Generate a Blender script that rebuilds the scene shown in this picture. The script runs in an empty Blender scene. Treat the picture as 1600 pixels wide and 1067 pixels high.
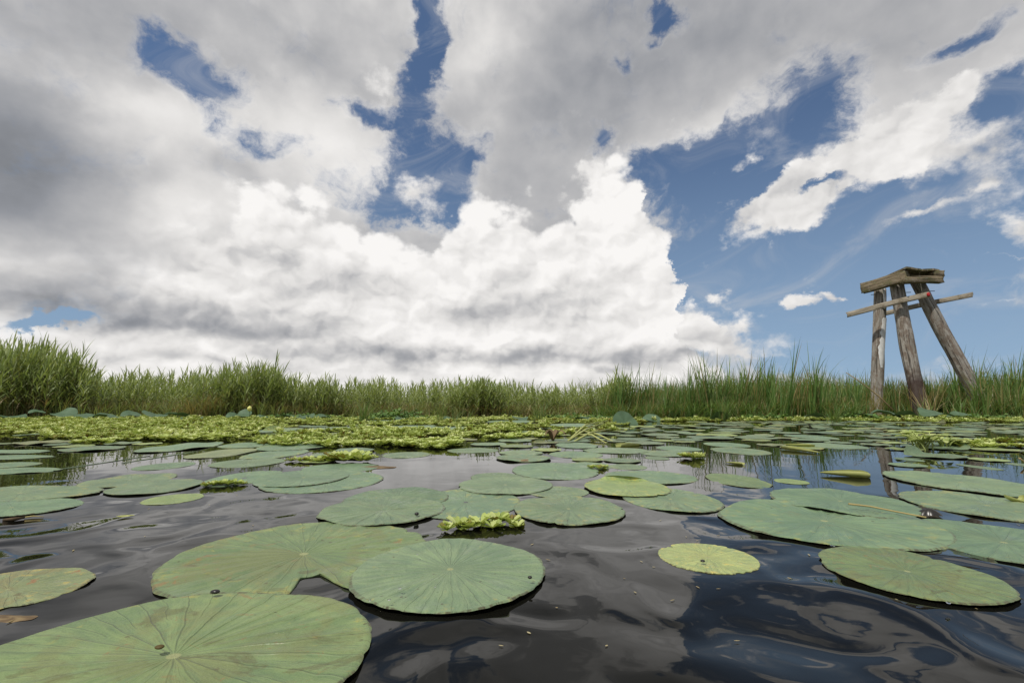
import bpy, math, random
import numpy as np
random.seed(7); rng = np.random.default_rng(7)
SC = bpy.context.scene
R = math.radians
# ------------------------------------------------------------------ camera
F = 755.0; H = 0.36; TH = math.atan((627 - 533.5) / F)
cam = bpy.data.cameras.new('camera'); camo = bpy.data.objects.new('camera', cam)
SC.collection.objects.link(camo); SC.camera = camo
cam.sensor_width = 36.0; cam.lens = F * 36 / 1600; cam.clip_start = 0.02; cam.clip_end = 9000
camo.location = (0, 0, H); camo.rotation_euler = (math.pi / 2 + TH, 0, 0)
SC.view_settings.view_transform = 'Standard'; SC.view_settings.look = 'None'
SC.view_settings.exposure = 0.0; SC.view_settings.gamma = 1.0
SC.cycles.use_denoising = True
SC.cycles.max_bounces = 6; SC.cycles.transparent_max_bounces = 4
SC.cycles.sample_clamp_indirect = 4.0
C = SC.collection
SUN_EL, SUN_AZ = 58.0, -140.0   # azimuth from +y (view direction), clockwise positive: behind left

def ray(px, py):
    xr = (px - 800) / F; yu = (533.5 - py) / F
    return np.array([xr, math.cos(TH) - yu * math.sin(TH), math.sin(TH) + yu * math.cos(TH)])
def at(px, py, Y):
    d = ray(px, py); return np.array([0, 0, H]) + d * (Y / d[1])
def gnd(px, py, z=0.0):
    d = ray(px, py); return np.array([0, 0, H]) + d * ((z - H) / d[2])
def proj(P):
    P = np.atleast_2d(P) - np.array([0, 0, H])
    f = P[:, 1] * math.cos(TH) + P[:, 2] * math.sin(TH)
    u = -P[:, 1] * math.sin(TH) + P[:, 2] * math.cos(TH)
    return np.stack([800 + F * P[:, 0] / f, 533.5 - F * u / f], 1)

# ------------------------------------------------------------------ node helper
class G:
    def __init__(s, tree): s.t = tree; s.n = tree.nodes; s.l = tree.links
    def new(s, typ, **kw):
        n = s.n.new(typ)
        for k, v in kw.items(): setattr(n, k, v)
        return n
    def put(s, sock, v):
        if v is None: return
        if hasattr(v, 'links') and hasattr(v, 'is_output'): s.l.new(v, sock)
        else: sock.default_value = v
    def m(s, op, a, b=None, c=None, clamp=False):
        n = s.new('ShaderNodeMath', operation=op, use_clamp=clamp)
        s.put(n.inputs[0], a); s.put(n.inputs[1], b); s.put(n.inputs[2], c); return n.outputs[0]
    def v(s, op, a, b=None, scale=None):
        n = s.new('ShaderNodeVectorMath', operation=op)
        s.put(n.inputs[0], a); s.put(n.inputs[1], b)
        if scale is not None: s.put(n.inputs['Scale'], scale)
        return n.outputs['Value'] if op in ('LENGTH', 'DOT_PRODUCT') else n.outputs[0]
    def noise(s, vec, scale, detail=5, rough=0.55, dist=0.0, out=0, dim='2D', lac=2.0):
        n = s.new('ShaderNodeTexNoise', noise_dimensions=dim)
        s.put(n.inputs['Vector'], vec); s.put(n.inputs['Scale'], scale); s.put(n.inputs['Detail'], detail)
        s.put(n.inputs['Roughness'], rough); s.put(n.inputs['Distortion'], dist); s.put(n.inputs['Lacunarity'], lac)
        return n.outputs[out]
    def vor(s, vec, scale, feature='F1', detail=0, rough=0.5, rand=1.0, smooth=None, dim='2D'):
        n = s.new('ShaderNodeTexVoronoi', feature=feature, voronoi_dimensions=dim)
        s.put(n.inputs['Vector'], vec); s.put(n.inputs['Scale'], scale)
        s.put(n.inputs['Randomness'], rand)
        if 'Detail' in n.inputs: s.put(n.inputs['Detail'], detail); s.put(n.inputs['Roughness'], rough)
        if smooth is not None: s.put(n.inputs['Smoothness'], smooth)
        return n.outputs['Distance']
    def ramp(s, fac, lo, hi, a=0.0, b=1.0, kind='SMOOTHSTEP'):
        n = s.new('ShaderNodeMapRange', interpolation_type=kind)
        s.put(n.inputs[0], fac); s.put(n.inputs[1], lo); s.put(n.inputs[2], hi); s.put(n.inputs[3], a); s.put(n.inputs[4], b)
        return n.outputs[0]
    def mix(s, f, a, b, blend='MIX'):
        n = s.new('ShaderNodeMix', data_type='RGBA', blend_type=blend, clamp_factor=True)
        s.put(n.inputs[0], f)
        for i, x in ((6, a), (7, b)):
            if isinstance(x, tuple) and len(x) == 3: x = x + (1,)
            s.put(n.inputs[i], x)
        return n.outputs[2]
    def comb(s, x, y, z=0.0):
        n = s.new('ShaderNodeCombineXYZ')
        for i, q in enumerate((x, y, z)): s.put(n.inputs[i], q)
        return n.outputs[0]
    def sep(s, v):
        n = s.new('ShaderNodeSeparateXYZ'); s.put(n.inputs[0], v); return n.outputs
    def curve(s, fac, pts):      # pts sorted, x,y in 0..1
        n = s.new('ShaderNodeFloatCurve'); s.put(n.inputs['Value'], fac)
        c = n.mapping.curves[0]; n.mapping.use_clip = True
        while len(c.points) < len(pts): c.points.new(0.5, 0.5)
        for p, (x, y) in zip(c.points, pts): p.location = (x, y); p.handle_type = 'AUTO'
        n.mapping.update(); return n.outputs[0]

# ------------------------------------------------------------------ world: sky and clouds, by azimuth / elevation
w = bpy.data.worlds.new('World'); SC.world = w; w.use_nodes = True
g = G(w.node_tree); g.n.clear()
sky = g.new('ShaderNodeTexSky', sky_type='NISHITA', sun_disc=False)
sky.sun_elevation = R(SUN_EL); sky.sun_rotation = R(SUN_AZ); sky.altitude = 0
sky.air_density = 1.0; sky.dust_density = 0.0; sky.ozone_density = 2.5
tc = g.new('ShaderNodeTexCoord').outputs['Generated']
dn = g.v('NORMALIZE', tc); dx, dy, dz = g.sep(dn)[:3]
az = g.m('ARCTAN2', dx, dy); el = g.m('ARCSINE', g.m('ABSOLUTE', dz))
P0 = g.comb(az, el, 0.0)                      # radians
def azel(px, py):
    d = ray(px, py); d = d / np.linalg.norm(d)
    return math.atan2(d[0], d[1]), math.asin(d[2])
g.l.new(g.v('ADD', dn, (0, 0, .115)), sky.inputs[0])   # aerosol-free tropical horizon: keep it blue
D3 = g.comb(az, g.m('MULTIPLY', el, 1.3), 0.0)   # 2-D noise domain over the sky, flattened a little
def warp(amp, scale, detail, vec=P0, rough=0.6):
    nv = g.noise(D3, scale, detail, rough, out=1)
    return g.v('ADD', vec, g.v('MULTIPLY', g.v('SUBTRACT', nv, (.5, .5, .5)), (amp, amp * .8, 0)))
WA = warp(0.17, 5.0, 8, rough=.62)
DW0 = g.v('ADD', D3, g.v('MULTIPLY', g.v('SUBTRACT', g.noise(D3, 5.0, 4, .6, out=1), (.5, .5, .5)), (.10, .10, 0)))
WB = warp(0.13, 9.0, 9, rough=.62)
WS = warp(0.11, 4.0, 5)
def blob(vec, b, shape='SPHERICAL'):
    x, y, rx, ry, rot, wt = b
    a0, e0 = azel(x, y)
    a1, _ = azel(x + rx, y); _, e1 = azel(x, y - ry)
    sx, sy = max(abs(a1 - a0), .003), max(abs(e1 - e0), .003)
    mp = g.new('ShaderNodeMapping', vector_type='TEXTURE')
    g.l.new(vec, mp.inputs[0]); mp.inputs['Location'].default_value = (a0, e0, 0)
    mp.inputs['Rotation'].default_value = (0, 0, R(rot)); mp.inputs['Scale'].default_value = (sx, sy, 1)
    gr = g.new('ShaderNodeTexGradient', gradient_type=shape); g.l.new(mp.outputs[0], gr.inputs[0])
    return g.m('MULTIPLY', gr.outputs['Fac'], wt)
def blobs(vec, lst, start=0.0, shape='SPHERICAL'):
    acc = start
    for b in lst: acc = g.m('ADD', acc, blob(vec, b, shape))
    return acc
# layer A: the grey sheet high up, with blue holes in it
HOLES = [(290,112,120,76,0,-2.5),(250,90,60,40,0,-.8),(345,190,48,26,0,-1.4),(420,226,90,46,0,-1.6),
 (665,25,44,110,0,-2.8),(658,120,50,110,0,-2.5),(590,182,85,36,0,-2.4),(655,205,80,60,0,-2.0),(670,290,110,75,0,-2.6),(585,315,110,50,0,-2.2),
 (740,245,48,60,0,-2.2),(700,330,90,50,0,-2.2),(935,215,34,34,0,-2.6),(968,92,20,30,0,-1.2),(1038,35,44,38,0,-2.0),
 (1150,420,330,210,0,-3.2),(1430,480,460,230,0,-3.4),(1240,190,175,110,20,-3.0),(1090,270,150,90,0,-3.0),(1600,260,210,170,0,-2.6),
 (1490,68,85,34,0,-1.9),(1600,150,120,80,20,-2.0),(1010,250,80,45,0,-1.6),(1300,330,330,120,10,-2.2),(105,494,150,34,0,-4.0),(1035,20,30,50,0,-1.0)]
nA = g.noise(DW0, 7.0, 9, .60)
covA = g.m('ADD', blobs(WA, HOLES, 1.0), g.m('MULTIPLY', g.m('SUBTRACT', nA, .5), 2.6))
behind = g.ramp(dy, -0.15, 0.15)              # behind the camera: broken cloud
covA = g.m('ADD', g.m('MULTIPLY', covA, behind), g.m('MULTIPLY', g.m('SUBTRACT', 1.0, behind), g.m('MULTIPLY', g.m('SUBTRACT', g.noise(D3, 2.2, 9, .6), .47), 9)))
fr = g.m('MULTIPLY', g.m('SUBTRACT', g.noise(DW0, 30.0, 6, .68), .5), 1.6)      # frayed rims
covF = g.m('ADD', covA, fr)
maskA = g.m('MULTIPLY', g.ramp(covF, -1.15, 0.85), g.ramp(covF, -1.0, .1))
toneA = blobs(WS, [(60,270,300,150,0,-.36),(150,20,420,130,0,-.17),(1100,60,620,200,0,-.17),(820,170,260,190,0,-.10),(1500,90,260,120,0,-.06),(960,20,300,90,0,-.06),
  (400,170,190,100,0,.12),(560,260,150,80,0,.16),(240,310,190,110,0,.22),(330,60,140,60,0,.06),(610,60,90,80,0,.05),(20,130,160,120,0,-.03),(230,170,150,90,0,.12),(760,60,120,90,0,.06)], 0.69)
# relief: billow height against the same field shifted towards the light
DW = g.v('ADD', D3, g.v('MULTIPLY', g.v('SUBTRACT', g.noise(D3, 14.0, 4, .55, out=1), (.5, .5, .5)), (.05, .05, 0)))
def relief(scale, off, detail, dvec=DW, bill=0.55, nz=1.0):
    def h(v):
        nn = g.m('MULTIPLY', g.noise(v, scale, detail, .5), nz)
        vv = g.vor(v, scale * 1.1, 'F1', 2.0, .45, 1.0)
        return g.m('SUBTRACT', nn, g.m('MULTIPLY', vv, bill))
    return g.m('SUBTRACT', h(dvec), h(g.v('ADD', dvec, off)))
rA = relief(3.6, (-.02, .05, 0), 3.5, bill=.12)
LA = g.m('ADD', toneA, g.m('MULTIPLY', rA, .38))
LA = g.m('ADD', LA, g.m('MULTIPLY', g.m('SUBTRACT', g.noise(D3, 3.0, 6, .6), .5), .28))
# bright rims where the sheet thins out
LA = g.m('ADD', LA, g.m('MULTIPLY', g.m('SUBTRACT', 1.0, g.ramp(covA, .25, .9)), .05))
# layer B: the bank of cumulus, its top given by elevation over azimuth
AZL, AZR = -1.0, 1.0
def cpt(x, y):
    a, e = azel(x, y); return ((a - AZL) / (AZR - AZL), e)
TOP = [(-400,420),(0,330),(200,300),(370,300),(400,272),(455,276),(500,312),(560,338),(600,347),(665,350),(688,318),(735,290),(790,306),(850,312),(890,282),(930,238),(965,216),(1000,240),(1012,300),(1050,345),(1080,372),(1105,385),(1060,430),(1062,470),(1000,505)]
TOP = [(-400,330),(0,330),(200,310),(300,300),(372,292),(398,272),(455,274),(500,310),(560,338),(600,345),(665,346),(688,316),(735,288),(790,304),(850,310),(885,285),(925,238),(965,214),(998,236),(1015,300),(1046,360),(1056,420),(1064,475),(1076,530),(1125,552),(1165,572),(1200,600),(1300,640),(1900,660)]
pts = []
for x, y in TOP:
    cx, e = cpt(x, y)
    if not pts or cx > pts[-1][0] + .002: pts.append((min(max(cx, 0), 1), max(e, -.02) / .7 + .05))
wx, wy = g.sep(WB)[:2]
topel = g.m('MULTIPLY', g.m('SUBTRACT', g.curve(g.ramp(wx, AZL, AZR, kind='LINEAR'), pts), .05), .7)
bill = g.m('SUBTRACT', .45, g.vor(D3, 15.0, 'F1', 2.0, .5, 1.0))
covB = g.m('ADD', g.m('SUBTRACT', topel, wy), g.m('ADD', g.m('MULTIPLY', bill, .05), g.m('MULTIPLY', g.m('SUBTRACT', .5, g.vor(DW0, 6.5, 'F1', 1.0, .5, 1.0)), .085)))
covB = g.m('ADD', covB, blobs(WB, [(1095,368,42,30,0,.13),(1040,360,60,40,0,.06)]))
covB = g.m('ADD', covB, blobs(WA, [(95,495,100,15,0,-.65)]))
covB = g.m('MULTIPLY', covB, behind)
softl = g.ramp(az, azel(120, 300)[0], azel(400, 300)[0], .22, .030)      # the bank melts into the grey sheet at the left
maskB = g.ramp(g.m('DIVIDE', covB, softl), -.25, 1.0)
toneB = blobs(WS, [(70,462,300,60,0,-.52),(330,512,300,44,0,-.34),(40,290,230,120,0,-.50),(500,470,160,90,0,-.16),(780,490,130,46,0,-.24),(930,440,90,40,0,-.06),(560,430,60,50,0,-.06),(380,390,80,50,0,-.06),(610,556,260,24,0,-.34),(880,556,220,24,0,-.32),(330,570,160,14,0,-.24),
  (920,500,120,60,0,-.14),(1090,545,90,26,0,-.18),(700,420,70,60,0,-.05),(480,440,70,70,0,-.05),(1010,560,120,30,0,-.2),(300,400,120,60,0,-.08),(40,520,80,30,0,.05),
  (470,310,130,60,0,.13),(600,370,110,50,0,.10),(740,330,150,70,0,.12),(960,290,90,130,0,.14),(1010,430,90,90,0,.10),(220,420,110,40,0,.10),(600,400,120,70,0,.10),(500,535,120,22,0,.14),(750,530,140,20,0,.14),(1060,515,60,24,0,.12)], 0.91)
rB = relief(6.0, (-.018, .042, 0), 3, bill=.95, nz=.6)
rB2 = relief(17.0, (-.007, .016, 0), 2, bill=.9, nz=.5)
LB = g.m('ADD', toneB, g.m('ADD', g.m('MULTIPLY', rB, .24), g.m('MULTIPLY', rB2, .17)))
hz = g.ramp(el, 0.0, 0.10, 1.0, 0.0)
stre = g.noise(g.comb(g.m('MULTIPLY', az, 5.0), g.m('MULTIPLY', el, 42.0), 1.3), 1.0, 5, .55)
LB = g.m('ADD', LB, g.m('MULTIPLY', g.m('MULTIPLY', g.m('SUBTRACT', stre, .52), hz), .45))
# layer C: separate white clouds in the blue, right
CL = [(1180,325,80,24,20,1.0),(1215,300,90,30,28,1.2),(1280,292,80,13,6,-1.4),(1290,262,110,58,20,1.6),(1375,235,120,62,15,1.6),(1440,195,110,60,30,1.5),(1475,155,60,40,20,1.1),(1480,225,120,70,20,.8),
  (1260,322,100,36,10,1.25),(1195,358,85,30,15,1.15),(1130,325,30,14,20,.5),(1253,472,38,24,10,1.8),(1305,466,26,15,0,1.2),(1118,458,28,13,0,.95),(1076,467,18,9,0,.7),
  (1440,338,90,16,-3,.85),(1590,350,80,44,-20,.95),(1560,260,130,80,10,.80),(1545,295,60,22,20,.55),(1560,412,90,7,6,.5),(1150,500,70,20,0,.75),(1055,508,80,40,0,1.9),(1110,525,100,34,0,1.5),(1040,540,80,30,0,1.0),(1180,205,70,60,20,.36),
  (1170,250,30,12,20,.5),(1000,385,30,30,0,.3),(1580,465,80,8,3,.42),(650,310,55,36,10,1.0),(600,240,80,50,0,.5),(600,140,60,60,0,.75),(735,225,30,40,0,.4),(1105,420,40,16,0,.4),(1180,545,90,22,0,.7),(1580,200,110,40,25,.4)]
covC = g.m('ADD', blobs(WB, CL, -0.48), g.m('MULTIPLY', g.m('SUBTRACT', g.noise(D3, 17.0, 9, .62), .5), 1.25))
covC = g.m('MULTIPLY', g.m('ADD', covC, .4), behind); covC = g.m('SUBTRACT', covC, .4)
maskC = g.ramp(covC, -.28, .48)
LC = g.m('ADD', g.m('ADD', blobs(WS, [(1320,290,160,50,15,-.10),(1470,200,120,60,0,-.1),(1560,240,150,90,0,-.15),(1100,530,90,22,0,-.12)], .86), g.m('MULTIPLY', rB, .20)), g.m('MULTIPLY', rB2, .16))
def cloudcol(L):
    L = g.m('MAXIMUM', L, .05)
    n = g.new('ShaderNodeValToRGB'); g.l.new(L, n.inputs[0]); cr = n.color_ramp
    st = [(0.0,(.05,.055,.065)),(.25,(.155,.165,.18)),(.45,(.285,.297,.325)),(.62,(.475,.475,.485)),(.80,(.75,.735,.72)),(1.0,(.95,.93,.91))]
    cr.elements[0].position, cr.elements[0].color = st[0][0], st[0][1] + (1,)
    cr.elements[1].position, cr.elements[1].color = st[-1][0], st[-1][1] + (1,)
    for p, c in st[1:-1]: e = cr.elements.new(p); e.color = c + (1,)
    return g.v('SCALE', n.outputs[0], scale=10.0)
skyc = g.mix(g.ramp(el, 0.0, .55, .62, 0.0), sky.outputs[0], (2.9, 4.1, 5.4))     # humid air low down
veil = g.m('MULTIPLY', g.ramp(g.noise(g.comb(g.m('MULTIPLY', az, 3.0), g.m('ADD', g.m('MULTIPLY', el, 7.0), g.m('MULTIPLY', az, -1.5)), 0), 1.6, 8, .62, .8), .47, .80), .34)
skyc = g.mix(veil, skyc, (5.6, 5.7, 5.9))
col = g.mix(maskA, skyc, cloudcol(LA))
col = g.mix(maskC, col, cloudcol(LC))
col = g.mix(maskB, col, cloudcol(LB))
bg = g.new('ShaderNodeBackground'); g.l.new(col, bg.inputs[0]); bg.inputs[1].default_value = 0.1
wo = g.new('ShaderNodeOutputWorld'); g.l.new(bg.outputs[0], wo.inputs[0])
w.cycles.sampling_method = 'MANUAL'; w.cycles.sample_map_resolution = 512
# ------------------------------------------------------------------ sun
sun = bpy.data.lights.new('sun', 'SUN'); sun.energy = 3.2; sun.angle = R(0.55); sun.color = (1.0, .95, .87)
suno = bpy.data.objects.new('sun', sun); C.objects.link(suno)
from mathutils import Vector, Matrix, noise as mnoise
sd = Vector((math.sin(R(SUN_AZ)) * math.cos(R(SUN_EL)), math.cos(R(SUN_AZ)) * math.cos(R(SUN_EL)), math.sin(R(SUN_EL))))
suno.rotation_euler = (-sd).to_track_quat('-Z', 'Y').to_euler()

# ================================================================== mesh helpers
def mesh_np(name, V, Fq, tone=None, smooth=True, mats=(), mi=None):
    V = np.asarray(V, dtype=np.float32); Fq = np.asarray(Fq, dtype=np.int32)
    me = bpy.data.meshes.new(name); k = Fq.shape[1]
    me.vertices.add(len(V)); me.vertices.foreach_set('co', V.ravel())
    me.loops.add(Fq.size); me.loops.foreach_set('vertex_index', Fq.ravel())
    me.polygons.add(len(Fq)); me.polygons.foreach_set('loop_start', np.arange(0, Fq.size, k, dtype=np.int32))
    if smooth: me.polygons.foreach_set('use_smooth', np.ones(len(Fq), dtype=bool))
    for m in mats: me.materials.append(m)
    if mi is not None: me.polygons.foreach_set('material_index', np.asarray(mi, dtype=np.int32))
    if tone is not None:
        a = me.attributes.new('tone', 'FLOAT', 'POINT'); a.data.foreach_set('value', np.asarray(tone, dtype=np.float32))
    me.update(); me.validate(); return me
def link(name, me, parent=None, loc=None, rz=None):
    o = bpy.data.objects.new(name, me); C.objects.link(o)
    if parent is not None: o.parent = parent
    if loc is not None: o.location = tuple(float(q) for q in loc)
    if rz is not None: o.rotation_euler[2] = rz
    return o
def tag(o, label=None, cat=None, group=None, kind=None):
    if label: o['label'] = label
    if cat: o['category'] = cat
    if group: o['group'] = group
    if kind: o['kind'] = kind
    return o
def empty(name, loc, rz=0.0):
    o = bpy.data.objects.new(name, None); C.objects.link(o); o.empty_display_size = .05
    o.location = tuple(float(q) for q in loc); o.rotation_euler[2] = rz; return o
class Acc:
    """collects quad pieces (V, F, tone) into one mesh"""
    def __init__(s): s.V = []; s.F = []; s.T = []; s.n = 0
    def add(s, V, F_, T):
        V = np.asarray(V, float); F_ = np.asarray(F_, int)
        s.V.append(V); s.F.append(F_ + s.n); s.T.append(np.broadcast_to(T, (len(V),))); s.n += len(V)
    def arrays(s): return np.concatenate(s.V), np.concatenate(s.F), np.concatenate(s.T)
def rep(base, M, T, dt=None):
    """replicate base=(V,F,T) with 3x3 matrices M (k) and offsets T (k); dt: tone offset per copy"""
    V, F_, t = base; k = len(T); n = len(V)
    W = np.einsum('kij,nj->kni', M, V) + T[:, None, :]
    FF = F_[None] + (np.arange(k) * n)[:, None, None]
    tt = np.broadcast_to(t[None], (k, n)) + (0 if dt is None else dt[:, None])
    return W.reshape(-1, 3), FF.reshape(-1, F_.shape[1]), tt.ravel()
def rotz(a):
    c, s_ = np.cos(a), np.sin(a); o = np.zeros_like(a); i = np.ones_like(a)
    return np.stack([np.stack([c, -s_, o], -1), np.stack([s_, c, o], -1), np.stack([o, o, i], -1)], -2)
def lean(M, ax, ay):     # shear upwards: lean the plant
    L = np.tile(np.eye(3), (len(ax), 1, 1)); L[:, 0, 2] = ax; L[:, 1, 2] = ay
    return L @ M
def strip(path, width, side, tone):
    """ribbon along path (n,3), half widths (n,), side vector -> quads"""
    path = np.asarray(path); n = len(path); side = np.asarray(side, float)
    A = path - side * width[:, None]; B = path + side * width[:, None]
    V = np.concatenate([A, B]); Fq = [(i, i + 1, n + i + 1, n + i) for i in range(n - 1)]
    return V, Fq, tone
def tube(acc, path, rad, tone=0.5, k=6, cap=True):
    path = np.asarray(path, float); n = len(path); rad = np.broadcast_to(rad, (n,))
    V = []
    for i in range(n):
        d = path[min(i + 1, n - 1)] - path[max(i - 1, 0)]; d = d / (np.linalg.norm(d) + 1e-9)
        u = np.cross(d, [0.12, 1, 0.07]); u /= np.linalg.norm(u); v = np.cross(d, u)
        for j in range(k):
            a = 2 * math.pi * j / k; V.append(path[i] + rad[i] * (math.cos(a) * u + math.sin(a) * v))
    Fq = [(i * k + j, i * k + (j + 1) % k, (i + 1) * k + (j + 1) % k, (i + 1) * k + j) for i in range(n - 1) for j in range(k)]
    if cap and k == 6:
        b = (n - 1) * k
        Fq += [(b, b + 1, b + 2, b + 3), (b, b + 3, b + 4, b + 5), (3, 2, 1, 0), (5, 4, 3, 0)]
    acc.add(V, Fq, tone)

# ================================================================== materials
def mat(name):
    m = bpy.data.materials.new(name); m.use_nodes = True
    q = G(m.node_tree); b = q.n['Principled BSDF']; return m, q, b
def tonemat(name, stops, rough=.55, trans=.25, spec=.4, nscale=0, coat=0):
    """plant tissue: colour by the 'tone' attribute of each blade, light passes through a little"""
    m, q, b = mat(name)
    a = q.new('ShaderNodeAttribute', attribute_name='tone').outputs['Fac']
    geo = q.new('ShaderNodeNewGeometry').outputs['Position']
    if nscale: a = q.m('ADD', a, q.m('MULTIPLY', q.m('SUBTRACT', q.noise(geo, nscale, 3, dim='3D'), .5), .35))
    rmp = q.new('ShaderNodeValToRGB'); q.l.new(a, rmp.inputs[0]); cr = rmp.color_ramp
    cr.elements[0].position = stops[0][0]; cr.elements[0].color = stops[0][1] + (1,)
    cr.elements[1].position = stops[-1][0]; cr.elements[1].color = stops[-1][1] + (1,)
    for p, c in stops[1:-1]: e = cr.elements.new(p); e.color = c + (1,)
    q.l.new(rmp.outputs[0], b.inputs['Base Color']); b.inputs['Roughness'].default_value = rough
    b.inputs['Specular IOR Level'].default_value = spec
    tr = q.new('ShaderNodeBsdfTranslucent'); q.l.new(q.mix(1.0, rmp.outputs[0], (1.0, 1.0, .55), 'MULTIPLY'), tr.inputs[0])
    mx = q.new('ShaderNodeMixShader'); mx.inputs[0].default_value = trans
    q.l.new(b.outputs[0], mx.inputs[1]); q.l.new(tr.outputs[0], mx.inputs[2])
    q.l.new(mx.outputs[0], q.n['Material Output'].inputs[0]); return m
M_REED = tonemat('reed leaves', [(0, (.30,.22,.10)), (.16, (.24,.19,.075)), (.30, (.22,.225,.09)), (.55, (.20,.26,.085)), (.8, (.27,.34,.12)), (1, (.36,.41,.17))], .5, .42)
M_CAT = tonemat('cattail blades', [(0, (.36,.28,.13)), (.14, (.28,.22,.08)), (.28, (.20,.21,.07)), (.55, (.095,.185,.045)), (.8, (.15,.26,.065)), (1, (.25,.35,.10))], .45, .42)
M_LET = tonemat('water lettuce leaves', [(0, (.22,.15,.05)), (.2, (.24,.24,.05)), (.45, (.27,.35,.08)), (.7, (.46,.54,.17)), (1, (.62,.66,.31))], .55, .28, .25)
M_LOT = tonemat('raised lotus leaves', [(0, (.10,.11,.04)), (.3, (.075,.13,.065)), (.6, (.095,.16,.09)), (1, (.17,.25,.11))], .5, .15, .35, 9)
M_DEAD = tonemat('dead plant matter', [(0, (.05,.035,.02)), (.35, (.16,.11,.06)), (.65, (.34,.26,.13)), (1, (.42,.36,.14))], .75, .08, .2, 30)
M_YEL = tonemat('yellowed lotus leaf', [(0, (.10,.07,.02)), (.3, (.22,.22,.06)), (.6, (.33,.36,.11)), (1, (.50,.50,.22))], .6, .12, .3, 25)

def pad_material():
    m, q, b = mat('lotus pad')
    oc = q.new('ShaderNodeTexCoord').outputs['Object']
    x, y, z = q.sep(oc)[:3]; oi = q.new('ShaderNodeObjectInfo'); rnd = oi.outputs['Random']
    off = q.comb(q.m('MULTIPLY', rnd, 37.0), q.m('MULTIPLY', rnd, 91.0), q.m('MULTIPLY', rnd, 13.0))
    pv = q.v('ADD', oc, off)
    r = q.v('LENGTH', q.comb(x, y, 0)); a = q.m('ARCTAN2', y, x)
    a = q.m('ADD', a, q.m('MULTIPLY', q.m('SUBTRACT', q.noise(pv, 2.5, 2, dim='3D'), .5), .16))
    def veins(N, w0, ph=0.0):
        t = q.m('ABSOLUTE', q.m('SUBTRACT', q.m('FRACT', q.m('ADD', q.m('MULTIPLY', a, N / (2 * math.pi)), 50.0 + ph)), .5))
        d = q.m('MULTIPLY', q.m('SUBTRACT', .5, t), q.m('MULTIPLY', r, 2 * math.pi / N))   # distance from the vein
        return q.ramp(d, 0.0, w0, 1.0, 0.0)
    v1 = veins(22, .011); v2 = q.m('MULTIPLY', veins(44, .008), q.ramp(r, .5, .62))
    vein = q.m('MAXIMUM', v1, q.m('MULTIPLY', v2, .7))
    # radial streaks
    st = q.noise(q.comb(q.m('MULTIPLY', a, 9.0), q.m('MULTIPLY', r, 2.2), rnd), 1.6, 5, .6, dim='3D')
    big = q.noise(pv, 1.7, 4, .6, dim='3D'); mid = q.noise(pv, 5.5, 5, .65, dim='3D'); fine = q.noise(pv, 34.0, 4, .6, dim='3D')
    col = q.mix(q.ramp(q.m('ADD', big, q.m('MULTIPLY', q.m('SUBTRACT', st, .5), .8)), .30, .72), (.118, .184, .100), (.192, .266, .132))
    soft = q.m('MULTIPLY', veins(22, .05), q.ramp(r, .04, .35)); col = q.mix(q.m('MULTIPLY', soft, .20), col, (.075, .135, .075))  # shading of the folds put into the colour: soft darker bands along the veins
    col = q.mix(q.m('MULTIPLY', vein, .12), col, (.25, .31, .16))
    # yellow and brown wear
    yel = q.ramp(q.m('ADD', q.m('ADD', mid, q.m('MULTIPLY', r, .12)), q.m('MULTIPLY', q.m('SUBTRACT', rnd, .5), .12)), .66, .80)
    col = q.mix(q.m('MULTIPLY', yel, .75), col, (.33, .31, .09))
    br = q.ramp(q.m('ADD', q.noise(pv, 3.1, 6, .7, dim='3D'), q.m('MULTIPLY', fine, .12)), .735, .80)
    col = q.mix(q.m('MULTIPLY', br, .8), col, (.22, .135, .06))
    sp = q.vor(q.v('ADD', pv, q.v('MULTIPLY', q.noise(pv, 20, 3, out=1, dim='3D'), (.03, .03, .03))), 7.5, 'F1', dim='3D')
    gate = q.ramp(q.noise(pv, 4.0, 2, dim='3D'), .50, .60)
    spot = q.m('MULTIPLY', q.ramp(sp, .085, .13, 1, 0), gate)
    col = q.mix(q.m('MULTIPLY', spot, .85), col, (.055, .04, .022))
    sp2 = q.ramp(q.vor(pv, 26.0, 'F1', dim='3D'), .10, .15, 1, 0); gate2 = q.ramp(q.noise(q.v('ADD', pv, (5, 5, 5)), 3.0, 2, dim='3D'), .56, .66)
    col = q.mix(q.m('MULTIPLY', q.m('MULTIPLY', sp2, gate2), .7), col, (.09, .07, .03))
    col = q.mix(q.ramp(fine, .3, .7, 0, .16), col, (.24, .30, .17))
    wr = oi.outputs['Alpha']
    w1 = q.ramp(q.m('ADD', q.noise(q.v('ADD', pv, (3, 8, 2)), 1.9, 6, .62, .8, dim='3D'), q.m('MULTIPLY', st, .12)), .54, .66)
    col = q.mix(q.m('MULTIPLY', q.m('MULTIPLY', w1, wr), .7), col, (.165, .18, .085))
    w2 = q.ramp(q.noise(q.v('ADD', pv, (1, 4, 7)), 2.6, 7, .68, 1.2, dim='3D'), .57, .66)
    col = q.mix(q.m('MULTIPLY', q.m('MULTIPLY', w2, wr), .8), col, (.10, .10, .045))
    w3 = q.ramp(q.noise(q.v('ADD', pv, (6, 1, 3)), 3.4, 7, .7, 1.0, dim='3D'), .61, .66)
    col = q.mix(q.m('MULTIPLY', q.m('MULTIPLY', w3, wr), .75), col, (.25, .135, .06))
    # the leaf's own kind of green (object colour), centre, rim
    col = q.mix(1.0, col, oi.outputs['Color'], 'MULTIPLY')
    rim = q.ramp(q.m('ADD', r, q.m('MULTIPLY', q.m('SUBTRACT', mid, .5), .03)), .984, .998)
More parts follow.
